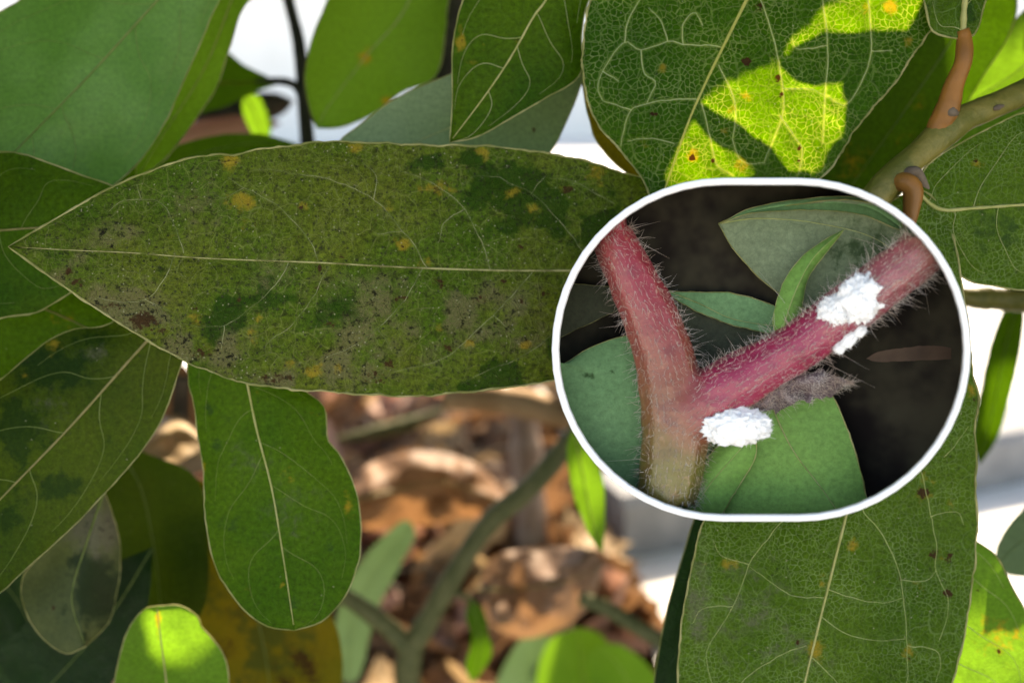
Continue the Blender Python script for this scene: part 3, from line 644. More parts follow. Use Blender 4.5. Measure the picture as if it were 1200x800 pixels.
leaf("soft olive-green leaf behind the branch, between it and the backlit leaf", [(1180, -60), (1120, 40), (1060, 130), (1000, 215), (960, 280)], [(1090, -40), (1040, 60), (990, 150), (950, 230)], [(1190, 20), (1140, 110), (1080, 200), (1010, 270)],
     d=(17, 16), mat='mid', veins=None, margin=0.012, rib=0.02, masks={'yellow': spots([(1075, 120, 20, .4), (1000, 190, 30, .5), (1060, 160, 30, .3)])})
leaf("bright yellow-green leaf glowing above the green branch", [(1320, -40), (1240, 40), (1190, 85), (1135, 120), (1110, 150)], [(1230, -10), (1175, 40), (1145, 90)], [(1340, 40), (1260, 120), (1180, 140)],
     d=(18, 17), mat='bright', veins=None, margin=0.012, rib=0.02)
add_lit([(1135, 110), (1200, 50), (1215, 60), (1215, 100), (1150, 118)], 17.5, 12)
leaf("thin yellow-green leaf strip between the branch and the broad side leaf", [(1340, 60), (1260, 100), (1190, 135), (1130, 175), (1090, 205)], [(1250, 80), (1180, 115), (1120, 160)], [(1330, 120), (1240, 150), (1170, 172)],
     d=(15.2, 14.6), mat='bright', veins=None, margin=0.012, rib=0.02)
add_lit([(1110, 185), (1150, 155), (1200, 122), (1210, 135), (1150, 168)], 14.9, 9)
leaf("narrow blurred leaf hanging at the far right, partly sunlit", [(1200, 330), (1180, 400), (1165, 470), (1148, 545)], [(1168, 380), (1150, 450), (1140, 510)], [(1200, 380), (1190, 440), (1170, 510)], d=(22, 22), mat='mid', veins=None, margin=0, rib=0.02)
add_lit([(1162, 440), (1185, 440), (1180, 495), (1155, 495)], 22, 12)
leaf("blurred leaf tip at the far right above the sunlit lower leaf", [(1300, 560), (1240, 600), (1190, 640), (1165, 665)], [(1250, 560), (1195, 600), (1170, 635)], [(1290, 640), (1230, 670), (1190, 675)], d=(19, 19), mat='pale', veins=None, margin=0, rib=0.02)
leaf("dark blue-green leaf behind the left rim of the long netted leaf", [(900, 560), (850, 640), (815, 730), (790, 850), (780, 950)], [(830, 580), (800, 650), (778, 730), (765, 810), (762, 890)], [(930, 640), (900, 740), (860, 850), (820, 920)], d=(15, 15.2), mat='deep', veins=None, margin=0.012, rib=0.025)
leaf("slim hanging leaf with one sunlit yellow patch beside the oval inset", [(672, 500), (684, 560), (694, 610), (706, 648)], [(664, 530), (672, 580), (690, 625)], [(694, 520), (706, 560), (709, 610)], d=(22, 21.5), mat='bright', veins=None, margin=0, rib=0.02)
add_lit([(674, 570), (704, 570), (708, 592), (680, 594)], 21.7, 9)
leaf("mid-green leaf tucked behind the smooth blue-green leaf", [(330, -120), (280, -20), (240, 80), (190, 160), (160, 210)], [(250, -80), (215, 20), (190, 100), (160, 170)], [(320, -30), (285, 10), (268, 60), (255, 100), (235, 132), (195, 185)], d=(17.5, 16.5), mat='bright', veins=None, margin=0.014, rib=0.02)
leaf("darker leaf pointing at the thin dark twig, with a reddish midrib", [(180, 100), (240, 98), (300, 97), (330, 98)], [(200, 70), (250, 55), (290, 78)], [(200, 135), (255, 128), (300, 108)], d=(24, 24), mat='mid', veins=None, margin=0, rib=0.03, ribmat='orange')
leaf("soft green leaf lying behind the upper rim of the mottled leaf", [(90, 260), (200, 195), (280, 170), (350, 168)], [(120, 215), (210, 170), (290, 156)], [(140, 275), (230, 225), (310, 190)], d=(19, 21), mat='mid', veins=None, margin=0, rib=0.02)
leaf("small lime leaf scrap by the thin dark twig", [(286, 110), (296, 125), (306, 150), (312, 165)], [(284, 128), (294, 155)], [(305, 115), (318, 150)], d=(26, 26), mat='bright', veins=None, margin=0, rib=0.015)
add_lit([(286, 118), (304, 118), (314, 155), (296, 155)], 26, 9)
# bottom left
leaf("curled dusty grey-green leaf under the sooty leaf", [(122, 575), (100, 640), (84, 700), (100, 757)], [(88, 600), (52, 645), (27, 675), (26, 705), (45, 742), (76, 765)], [(131, 600), (141, 640), (138, 690), (126, 730)],
     d=(15, 15.2), ed=(-0.1, 0.9), mat='dusty', veins=None, margin=0.012, rib=0.03, ripple=0.25, masks={'dark': lambda X, Y: np.clip(spots([(112, 690, 34, 1, 45), (100, 660, 30, .7, 12)])(X, Y) * (0.3 + 1.3 * fbm(X / 14, Y / 14, 2)), 0, 1), 'soot': spots([(110, 620, 40, .9, 30)]), 'brown': spots([(62, 710, 5, .6, 9)])})
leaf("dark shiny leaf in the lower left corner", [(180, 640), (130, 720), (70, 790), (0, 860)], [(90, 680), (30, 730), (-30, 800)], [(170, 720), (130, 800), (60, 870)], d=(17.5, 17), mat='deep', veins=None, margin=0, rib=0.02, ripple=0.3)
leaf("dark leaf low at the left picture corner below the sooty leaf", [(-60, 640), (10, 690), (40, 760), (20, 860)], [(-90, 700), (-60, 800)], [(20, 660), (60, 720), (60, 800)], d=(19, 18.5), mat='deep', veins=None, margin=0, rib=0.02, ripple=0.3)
leaf("rounded leaf glowing lime in the sun beside the yellowing leaf", [(205, 900), (195, 800), (188, 745), (184, 710)], [(130, 860), (136, 790), (148, 742), (168, 714)], [(262, 880), (268, 800), (258, 760), (236, 733), (232, 722), (210, 709)],
     d=(15.5, 15), ed=(0.3, 0.2), mat='bright', veins=None, margin=0.012, rib=0.03, ribmat='midrib', masks={'yellow': spots([(185, 725, 5, .7, 25)])})
add_lit([(170, 715), (205, 708), (240, 735), (235, 765), (190, 780), (165, 750)], 15, 9)
leaf("plain green leaf behind the brown stem at lower left", [(110, 500), (160, 560), (180, 640), (190, 730)], [(105, 570), (125, 660), (150, 730)], [(170, 530), (230, 560), (245, 640), (235, 720)], d=(19, 19), mat='dull', veins=None, margin=0, rib=0.02)
leaf("yellowing leaf with green blotches behind the rounded hanging leaf", [(230, 560), (280, 660), (310, 760), (320, 860)], [(225, 640), (232, 740), (250, 840)], [(300, 600), (370, 690), (400, 760), (390, 850)], d=(20, 20), mat='yellow', veins=None, margin=0, rib=0.02,
     masks={'dark': lambda X, Y: np.clip(spots([(320, 760, 60, .8, 60), (260, 680, 50, .6), (360, 720, 40, .6)])(X, Y) * 1.5 * fbm(X / 20, Y / 20, 7), 0, 1), 'brown': lambda X, Y: spots([(350, 780, 40, .9), (290, 720, 40, .7), (250, 760, 40, .7)])(X, Y) * 1.2 * fbm(X / 16, Y / 16, 3)})

# ------------------------------------------------------------------ twigs and stems in the background
def stem(label, pts, r, mat, name="twig", cat="twig", n=40, sides=10, side=()):
    q = smooth_line(pts, n)
    p3 = [P(*x) for x in q]; org = p3[-1]
    root = empty(name, org); tag(root, label, cat)
    def one(nm, q_, r_):
        rr = np.interp(np.linspace(0, 1, len(q_)), np.linspace(0, 1, len(r_)), r_) * 0.01
        rr = rr * (1 + 0.14 * (fbm(np.arange(len(q_)) * 0.5, np.zeros(len(q_)) + pts[0][0] * .1, 1.0, 2) - 0.5) * 2)
        v, f = tube([P(*x) for x in q_], rr, sides); return mesh_obj(nm, v, f, M[mat], root, org)
    one("stem", q, r)
    for sp, sr in side: one("side_shoot", smooth_line(sp, 20), sr)
    return root
stem("thin dark twig standing against the white gap, forking near its middle", [(325, -60, 24), (338, 0, 24), (350, 50, 24), (356, 110, 24), (360, 165, 24), (366, 230, 24), (372, 420, 26)], [.16, .17, .2, .22, .28, .3], 'darkbark',
     side=[([(357, 118, 24), (345, 100, 24), (325, 95, 24), (300, 96, 24)], [.14, .12, .10, .06])])
stem("brown woody stem behind the pointed green leaf", [(545, -60, 21), (530, 10, 21), (518, 70, 21), (505, 150, 21), (498, 300, 22)], [.32, .33, .34, .36, .4], 'bark', name="woody_stem", cat="stem")
stem("olive diagonal branch crossing the leaf litter, forked near its foot", [(720, 445, 27), (665, 520, 27), (620, 572, 27.5), (575, 610, 28), (540, 660, 28), (505, 720, 28.5), (480, 770, 29), (478, 840, 30)], [.26, .29, .31, .34, .35, .37, .42, .5], 'olivebark', name="forked_branch", cat="branch",
     side=[([(485, 765, 29), (455, 735, 28.6), (425, 712, 28.2), (398, 695, 28)], [.36, .31, .29, .25]), ([(520, 690, 28.3), (535, 694, 28.2), (552, 702, 28)], [.14, .10, .08])])
stem("thin olive twig end beside the dark blue-green leaf", [(680, 700, 30), (710, 712, 30), (740, 730, 30), (790, 760, 30)], [.26, .28, .28, .3], 'olivebark')
stem("tan horizontal branch under the mottled leaf's lower rim", [(520, 464, 36), (570, 466, 36), (620, 474, 36), (680, 492, 36), (740, 510, 36)], [.55, .6, .65, .65, .6], 'tanbark', name="bare_branch", cat="branch")
stem("pale grey-brown trunk standing in the litter behind the diagonal branch", [(612, 430, 55), (616, 520, 55), (622, 600, 55), (626, 690, 55.5)], [.8, .95, 1.0, 1.2], 'trunk', name="shrub_trunk", cat="trunk", sides=14)
stem("brown upright stem behind the plain green leaf at lower left", [(214, 440, 24), (207, 560, 24), (196, 640, 24), (182, 690, 24), (150, 770, 25)], [.22, .24, .26, .28, .3], 'bark', name="brown_stem", cat="stem")
stem("blurred horizontal olive stem at the far right under the broad side leaf", [(1120, 348, 17.5), (1160, 350, 17.5), (1200, 352, 17.5), (1290, 350, 18)], [.2, .24, .25, .25], 'twig')
stem("mossy green stick lying in the litter behind the rounded hanging leaf", [(395, 515, 48), (440, 506, 48), (480, 496, 48), (520, 480, 48)], [.15, .35, .38, .1], 'olivebark', name="mossy_stick", cat="stick")
# low green leaves by the litter
leaf("narrow toothed leaf on the side shoot of the forked branch", [(552, 700), (560, 730), (562, 765), (552, 800)], [(546, 720), (552, 750), (546, 780)], [(566, 715), (572, 742), (576, 765), (562, 790)], d=(28, 28), mat='mid', veins=None, margin=0, rib=0.02)
leaf("pale upright leaf with bright tip behind the forked branch", [(405, 800), (415, 720), (440, 670), (482, 612)], [(392, 780), (396, 715), (425, 655), (468, 612)], [(422, 790), (440, 720), (465, 670), (486, 628)], d=(33, 34), mat='pale', veins=None, margin=0, rib=0.03)
leaf("low broad green leaf at the foot of the bed", [(690, 860), (685, 800), (680, 760), (676, 735)], [(640, 850), (628, 795), (645, 750)], [(735, 840), (728, 780), (702, 742)], d=(34, 35), mat='bright', veins=None, margin=0, rib=0.02)
leaf("low yellow-green leaf beside the broad leaf at the bed's foot", [(770, 880), (745, 820), (725, 780), (700, 755)], [(710, 860), (695, 810), (690, 770)], [(790, 830), (765, 785), (730, 756)], d=(33, 33), mat='bright', veins=None, margin=0, rib=0.02)
leaf("pale low leaf beside the diagonal branch foot", [(600, 860), (620, 800), (625, 765), (640, 742)], [(575, 830), (590, 780), (615, 745)], [(640, 840), (650, 800), (650, 760)], d=(36, 36), mat='pale', veins=None, margin=0, rib=0.02)

# ------------------------------------------------------------------ fallen leaves
def dead_mesh(seed, L=0.075, w=0.03):
    rs = random.Random(seed); nt, ns = 13, 4
    curl, fold, twist = rs.uniform(-0.5, 0.9), rs.uniform(0.2, 1.1), rs.uniform(-.6, .6)
    vs, fs = [], []
    for i in range(nt):
        t = i / (nt - 1); hw = w * (math.sin(math.pi * t ** 0.85) ** 0.8) * (0.75 + 0.4 * rs.random()) + 0.0004
        for j in range(-ns, ns + 1):
            s = j / ns
            y = s * hw * math.cos(fold * abs(s) * 0.8); z = abs(s) * hw * math.sin(fold * abs(s)) + curl * L * (t - .5) ** 2 * 1.2
            a = twist * (t - .5)
            z += 0.0016 * math.sin(9 * t + 4 * s + seed) + 0.0014 * math.sin(23 * t - 6 * s + 2 * seed)
            vs.append(((t - .5) * L * (1 - 0.1 * abs(curl)), y * math.cos(a) - z * math.sin(a), y * math.sin(a) + z * math.cos(a)))
    n = 2 * ns + 1
    fs = [(i * n + j, i * n + j + 1, (i + 1) * n + j + 1, (i + 1) * n + j) for i in range(nt - 1) for j in range(n - 1)]
    mid = [Vector(vs[i * n + ns]) + Vector((0, 0, 0.0004)) for i in range(nt)]
    first = mid[0]; pet = [first + Vector((-0.012, 0.002, 0.003)), first + Vector((-0.005, 0, 0.001))]
    tv, tf = tube(pet + mid, [0.0007] * 2 + [0.0008 * (1 - .7 * i / nt) for i in range(nt)], 5)
    zmin = min(v[2] for v in vs)
    return [(x, y, z - zmin) for x, y, z in vs], fs, [(v.x, v.y, v.z - zmin) for v in tv], tf
DEAD = []
for s in range(7):
    v, f, tv, tf = dead_mesh(s + 3)
    a = bpy.data.meshes.new("blade"); a.from_pydata(v, [], f); a.polygons.foreach_set("use_smooth", [True] * len(f))
    b = bpy.data.meshes.new("midrib"); b.from_pydata([tuple(x) for x in tv], [], tf)
    DEAD.append((a, b))
DMESH = {}
def dead_leaf(loc, rot, scale, mk, var, label, group=None, cat="dead leaf", name="fallen_leaf"):
    root = empty(name, loc); root.rotation_euler = rot; root.scale = (scale,) * 3
    key = (var, mk)
    if key not in DMESH:
        a = DEAD[var][0].copy(); a.name = "blade"; a.materials.append(M[mk]); b = DEAD[var][1].copy(); b.name = "midrib"; b.materials.append(M['dead_pale' if mk != 'dead_pale' else 'dead_brown']); DMESH[key] = (a, b)
    for nm, me in zip(("blade", "midrib"), DMESH[key]):
        o = bpy.data.objects.new(nm, me); col.objects.link(o); o.parent = root
    tag(root, label, cat, group); return root
names = {'dead_brown': 'brown', 'dead_orange': 'rusty orange', 'dead_grey': 'grey-brown', 'dead_pale': 'straw-pale', 'dead_pink': 'pinkish-tan'}
rs = random.Random(5)
cnt = 0
while cnt < 270:
    px, py = rs.uniform(100, 740), rs.uniform(455, 860)
    g = ground(px, py)
    if g.y > 0.98 or g.x > 0.075 + 0.0 * g.y: continue
    mk = rs.choice(['dead_brown', 'dead_brown', 'dead_brown', 'dead_orange', 'dead_grey', 'dead_pink', 'dead_pink', 'dead_pale'])
    dead_leaf((g.x, g.y, rs.uniform(0.001, 0.022)), (rs.uniform(-.9, .9), rs.uniform(-.9, .9), rs.uniform(0, 6.28)), rs.uniform(0.45, 1.0), mk, rs.randrange(7),
              f"dry curled {names[mk]} leaf lying in the litter under the shrub", f"{names[mk]} fallen leaves in the litter")
    cnt += 1
for k in range(12):
    g = ground(rs.uniform(380, 640), rs.uniform(480, 760)); a_ = rs.uniform(0, 3.14); L_ = rs.uniform(0.05, 0.12); c_ = Vector((g.x, g.y, 0.035))
    root = empty("dry_twig", c_)
    dv = Vector((math.cos(a_), math.sin(a_), rs.uniform(-.12, .35)))
    pts = [c_ + dv * (L_ * (i / 7 - .5)) + Vector((rs.uniform(-1, 1), rs.uniform(-1, 1), rs.uniform(-1, 1))) * 0.003 for i in range(8)]
    v, f = tube(pts, [0.0016 * (1 - .6 * i / 7) for i in range(8)], 7); mesh_obj("stem", v, f, M['bark'], root, c_)
    v, f = tube([pts[3], pts[3] + Vector((rs.uniform(-.02, .02), rs.uniform(-.02, .02), .012)), pts[3] + Vector((rs.uniform(-.03, .03), rs.uniform(-.03, .03), .03))], [0.0011, 0.0008, 0.0004], 6); mesh_obj("side_shoot", v, f, M['bark'], root, c_)
    tag(root, "thin dry brown twig tangled in the leaf litter", "twig", "thin dry twigs in the litter")
# standout dry leaves
leaf("big curled grey-brown dead leaf right of the diagonal branch", [(560, 690), (600, 690), (640, 685), (680, 675), (708, 660)], [(575, 655), (620, 640), (665, 640), (695, 645)], [(575, 730), (610, 748), (650, 738), (690, 712)], d=(34, 33), ed=(1.5, 1.2), mat='dead_grey', rip_scale=38.0, veins=None, margin=0, rib=0.05, ribmat='midrib_tan', ripple=1.6, name="dead_leaf", cat="dead leaf", nt=30, ns=12)
leaf("large rusty orange dead leaf behind the diagonal branch", [(400, 590), (460, 575), (520, 565), (600, 590)], [(430, 545), (500, 528), (560, 545)], [(430, 620), (500, 615), (560, 605)], d=(40, 42), ed=(2, 1.2), mat='dead_orange', rip_scale=38.0, veins=None, margin=0, rib=0.06, ribmat='midrib_tan', ripple=1.6, name="dead_leaf", cat="dead leaf", nt=30, ns=12)
leaf("pale dead leaf shining white behind the sooty leaf", [(130, 560), (180, 520), (215, 505), (250, 530)], [(140, 530), (180, 492), (215, 488)], [(150, 566), (190, 558), (235, 552)], d=(22, 22), ed=(1.7, -1.5), mat='dead_pale', rip_scale=38.0, veins=None, margin=0, rib=0.03, ribmat='midrib_tan', ripple=0.4, name="dead_leaf", cat="dead leaf", nt=30, ns=12)
add_lit([(175, 505), (215, 492), (240, 530), (235, 548), (190, 545)], 22, 9)
leaf("brown dead leaf hanging above the pale dead leaf", [(205, 420), (212, 460), (218, 500), (225, 540)], [(190, 450), (186, 500), (205, 530)], [(225, 440), (240, 490), (240, 530)], d=(24, 24), mat='dead_orange', veins=None, margin=0, rib=0.03, ribmat='midrib_tan', name="dead_leaf", cat="dead leaf", nt=24, ns=10)
leaf("small pinkish withered leaf at the foot of the brown stem", [(135, 672), (150, 684), (170, 688), (192, 672)], [(140, 665), (160, 674), (180, 668)], [(140, 688), (160, 700), (185, 690)], d=(22, 22), ed=(.2, -.3), mat='dead_pink', veins=None, margin=0, rib=0.02, name="dead_leaf", cat="dead leaf", nt=20, ns=8)
leaf("reddish dead leaf behind the smooth blue-green leaf", [(190, 165), (225, 158), (270, 148), (330, 145)], [(205, 148), (250, 138), (300, 135)], [(205, 178), (250, 170), (300, 158)], d=(30, 30), ed=(.4, .4), mat='dead_pink', veins=None, margin=0, rib=0.03, name="dead_leaf", cat="dead leaf", nt=20, ns=8)
leaf("dark brown withered leaf above the reddish dead leaf", [(225, 150), (260, 138), (300, 122), (345, 118)], [(235, 130), (280, 112), (320, 108)], [(240, 160), (290, 148), (330, 135)], d=(32, 32), ed=(.4, .4), mat='bark', veins=None, margin=0, rib=0.03, name="dead_leaf", cat="dead leaf", nt=20, ns=8)

# ------------------------------------------------------------------ collage inset, made into an oval tray that holds the hairy stem
RD = 11.6                                  # distance of its rim at the centre, cm
cx, cy = 892, 409.5
HW, HH = 246, 201.5
def oval(inset, n=26):
    """stadium-like outline in photo pixels relative to its centre"""
    hw, hh = HW - inset, HH - inset; fl = 44; rx = hw - fl; pts = []
    for sx, a0 in ((1, -90), (-1, 90)):
        for i in range(n + 1):
            a = R(a0 + 180 * i / n)
            pts.append((sx * fl + rx * math.cos(a), hh * math.sin(a)))
    return pts
ray = lambda px, py: FWD + RIGHT * ((px - 600) / F) - UP * ((py - 400) / F)
TN = ray(cx, cy).normalized()              # the inset faces the viewer squarely
TC = ray(cx, cy).dot(TN) * RD
def rim_d(px, py): return TC / ray(px, py).dot(TN)
def tray_clamp(px, py, inset=5.0):
    """keep what lies in the tray inside its rim"""
    x, y = px - cx, py - cy; hw, hh, fl = HW - inset, HH - inset, 44
    for _ in range(40):
        ax = max(0.0, abs(x) - fl)
        if (ax / (hw - fl)) ** 2 + (y / hh) ** 2 <= 1: break
        x *= 0.985; y *= 0.985
    return cx + x, cy + y
corg = CAM + ray(cx, cy) * (RD * 0.01)
inset_root = empty("oval_inset", corg)
tag(inset_root, "collage inset built as an oval tray with a white rim and dark lining, holding a hairy red stem", "display")
def tray_pt(x, y, depth):       # outline point on the rim plane, depth cm behind the rim
    r_ = ray(cx + x, cy + y)
    return CAM + r_ * (rim_d(cx + x, cy + y) * 0.01) + TN * (depth * 0.01)
rim_in, rim_out = oval(8.2), oval(0)
vs, fs = [], []; n = len(rim_in)
prof = [(8.0, 0.10), (8.0, 0.02), (6.8, 0.0), (1.2, 0.0), (0.0, 0.02), (0.0, 0.10)]
for (ins, z) in prof:
    for (x, y) in oval(ins): vs.append(tray_pt(x, y, z))
for k in range(len(prof) - 1):
    for i in range(n): j = (i + 1) % n; fs.append((k * n + i, k * n + j, (k + 1) * n + j, (k + 1) * n + i))
k = len(prof) - 1
for i in range(n): j = (i + 1) % n; fs.append((k * n + i, k * n + j, j, i))
rimm = plain_mat("white_rim", (0.90, 0.90, 0.90), (0.88, 0.88, 0.88), 50, 0.55)
mesh_obj("rim", vs, fs, rimm, inset_root, corg)
lin_m = NT("dark_lining")
tc = lin_m.new("ShaderNodeTexCoord").outputs["Object"]
nn = lin_m.noise(tc, 120, 3); cc = lin_m.mix(lin_m.ramp(nn.outputs[0], 0.35, 0.7), (0.012, 0.009, 0.008), (0.045, 0.040, 0.026))
lin_m.link(cc, lin_m.bsdf.inputs["Base Color"]); lin_m.bsdf.inputs["Roughness"].default_value = 0.95; lin_m.bsdf.inputs["Specular IOR Level"].default_value = 0.1
vs, fs = [], []
TD = 1.36
for (ins, z) in ((4, 0.09), (-9, TD * 0.5), (-18, TD)):
    for (x, y) in oval(ins): vs.append(tray_pt(x, y, z))
for k in range(2):
    for i in range(n): j = (i + 1) % n; fs.append((k * n + i, k * n + j, (k + 1) * n + j, (k + 1) * n + i))
fs.append(tuple(range(2 * n, 3 * n)))
mesh_obj("lining", vs, fs, lin_m.mat, inset_root, corg)
IN_TRAY[0] = True

M['in_leaf'] = leaf_mat("display_leaf", (0.15, 0.30, 0.13), (0.12, 0.25, 0.105), (0.1, 0.2, 0.05), (0.06, 0.12, 0.05), vfine=0.05, vmed=0.12, tfac=0.12, rough=0.6, cell=0.05, med=0.2, bump=0.15)
M['in_bright'] = leaf_mat("display_bright_leaf", (0.19, 0.38, 0.085), (0.15, 0.31, 0.075), (0.2, 0.4, 0.08), (0.15, 0.28, 0.09), vfine=0.1, vmed=0.2, tfac=0.15, rough=0.5, cell=0.05, med=0.2, bump=0.2)
M['in_pale'] = leaf_mat("display_pale_leaf", (0.20, 0.26, 0.15), (0.13, 0.17, 0.10), (0.1, 0.2, 0.05), (0.06, 0.09, 0.05), vfine=0.08, vmed=0.35, tfac=0.12, rough=0.6, cell=0.06, med=0.25, bump=0.15)
M['in_dim'] = leaf_mat("inset_dim_leaf", (0.07, 0.078, 0.045), (0.05, 0.056, 0.034), (0.05, 0.08, 0.03), (0.05, 0.07, 0.04), vfine=0.08, vmed=0.2, tfac=0.1, rough=0.55, cell=0.06, med=0.25, bump=0.15)
leaf("smooth dark green leaf inside the oval inset, left of the red stem", [(840, 640), (800, 560), (745, 480), (690, 440), (645, 420)], [(740, 660), (690, 590), (640, 500)], [(850, 560), (800, 470), (755, 400), (730, 394), (690, 408), (660, 426)],
     d=(10.5, 10.4), ed=(-0.1, 0.3), mat='in_leaf', veins=None, margin=0.006, rib=0, name="display_leaf", masks={'dark': spots([(690, 440, 8, .7, 4), (716, 435, 8, .6, 4), (720, 478, 10, .6, 4)])})
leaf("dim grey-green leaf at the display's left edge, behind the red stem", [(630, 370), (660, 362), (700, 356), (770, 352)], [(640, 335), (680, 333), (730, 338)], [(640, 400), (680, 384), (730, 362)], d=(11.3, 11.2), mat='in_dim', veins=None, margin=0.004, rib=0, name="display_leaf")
leaf("grey-green folded leaf in the oval inset, above the cottony insects", [(842, 262), (890, 256), (960, 262), (1030, 282), (1080, 330)], [(880, 246), (930, 240), (990, 234), (1045, 244), (1070, 262), (1085, 300)], [(862, 295), (900, 334), (945, 362), (1000, 370), (1050, 355)],
     d=(10.9, 10.6), ed=(-0.35, 0.25), mat='in_pale', veins=None, margin=0.009, rib=0.012, ribmat='vein', name="display_leaf", masks={'dark': spots([(1010, 290, 60, .5, 50)])})
leaf("folded leaf rim along the top of the grey-green inset leaf", [(846, 262), (890, 246), (960, 238), (1015, 242), (1058, 268)], [(880, 244), (950, 232), (1010, 232), (1052, 248)], [(880, 250), (950, 246), (1010, 252), (1050, 268)], d=(10.5, 10.4), ed=(.1, -.1), mat='in_leaf', veins=None, margin=0.006, rib=0, name="display_leaf", cat="leaf")
leaf("thin shaded leaf right of the red stem in the oval inset", [(780, 340), (820, 356), (860, 374), (920, 384)], [(800, 342), (860, 344), (915, 362)], [(800, 356), (845, 376), (900, 390)], d=(11.2, 11.0), mat='in_leaf', veins=None, margin=0.008, rib=0.012, ribmat='vein', name="display_leaf")
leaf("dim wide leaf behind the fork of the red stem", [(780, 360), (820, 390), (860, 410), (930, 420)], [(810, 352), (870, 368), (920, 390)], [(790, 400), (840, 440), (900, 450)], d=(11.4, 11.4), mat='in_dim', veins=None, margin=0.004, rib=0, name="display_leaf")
leaf("bright green leaf low in the oval inset, below the pink branch", [(890, 440), (925, 520), (965, 575), (1010, 640)], [(830, 480), (800, 560), (810, 640), (900, 670)], [(960, 450), (988, 490), (1002, 530), (1018, 590), (1030, 640)],
     d=(10.7, 10.6), ed=(0.15, 0.15), mat='in_bright', veins=None, margin=0.010, rib=0.014, ribmat='vein', name="display_leaf")
leaf("small curled green leaf tucked under the red fork", [(800, 620), (830, 570), (860, 535), (885, 505)], [(800, 580), (825, 540), (855, 512)], [(835, 615), (865, 570), (885, 535)], d=(10.35, 10.3), ed=(.2, .2), mat='in_bright', veins=None, margin=0.008, rib=0.01, ribmat='vein', name="display_leaf")
leaf("narrow dim reddish leaf in the dark right half of the inset", [(1015, 420), (1050, 416), (1090, 413), (1130, 412)], [(1030, 412), (1060, 407), (1100, 405)], [(1030, 424), (1080, 422), (1120, 420)], d=(11.5, 11.5), mat='dead_brown', veins=None, margin=0, rib=0, name="display_leaf")

# hairy stem
hm = NT("hairy_stem_skin")
colr = hm.new("ShaderNodeAttribute", attribute_name="tint").outputs["Color"]
tc = hm.new("ShaderNodeTexCoord").outputs["Object"]
n1 = hm.noise(tc, 900, 3, 0.7).outputs[0]; n2 = hm.noise(tc, 260, 3, 0.6).outputs[0]
c = hm.mix(hm.ramp(n1, 0.58, 0.70, 0, 0.4), colr, (0.50, 0.28, 0.18)); c = hm.mix(hm.ramp(n2, 0.35, 0.7, 0.0, 0.5), c, (0.09, 0.016, 0.02), 'MULTIPLY') if False else hm.mix(hm.ramp(n2, 0.5, 0.75, 0.0, 0.5), c, (0.11, 0.02, 0.025))
hm.link(c, hm.bsdf.inputs["Base Color"]); hm.bsdf.inputs["Roughness"].default_value = 0.3; hm.bsdf.inputs["Specular IOR Level"].default_value = 0.6
bpn = hm.new("ShaderNodeBump", i_Strength=0.7, i_Distance=0.0002); hm.link(n1, bpn.inputs["Height"]); hm.link(bpn.outputs[0], hm.bsdf.inputs["Normal"])
hair_m = plain_mat("pale_hair", (0.66, 0.50, 0.40), (0.85, 0.78, 0.70), 300, 0.4, (0.6, 0.5, 0.45), 0.3)
wax_m = NT("white_wax")
tc = wax_m.new("ShaderNodeTexCoord").outputs["Object"]
n1 = wax_m.noise(tc, 2200, 3, 0.7).outputs[0]
spotsw = wax_m.math('MULTIPLY', wax_m.ramp(n1, 0.60, 0.66), wax_m.new("ShaderNodeAttribute", attribute_name="brown").outputs["Fac"])
c = wax_m.mix(spotsw, (0.92, 0.91, 0.90), (0.10, 0.07, 0.07))
wax_m.link(c, wax_m.bsdf.inputs["Base Color"]); wax_m.bsdf.inputs["Roughness"].default_value = 0.9
n3 = wax_m.noise(tc, 1500, 4, 0.7).outputs[0]
bpn = wax_m.new("ShaderNodeBump", i_Strength=0.5, i_Distance=0.0002); wax_m.link(n3, bpn.inputs["Height"]); wax_m.link(bpn.outputs[0], wax_m.bsdf.inputs["Normal"])
wax_fil = plain_mat("wax_thread", (0.90, 0.89, 0.88), (0.85, 0.84, 0.83), 300, 0.8)

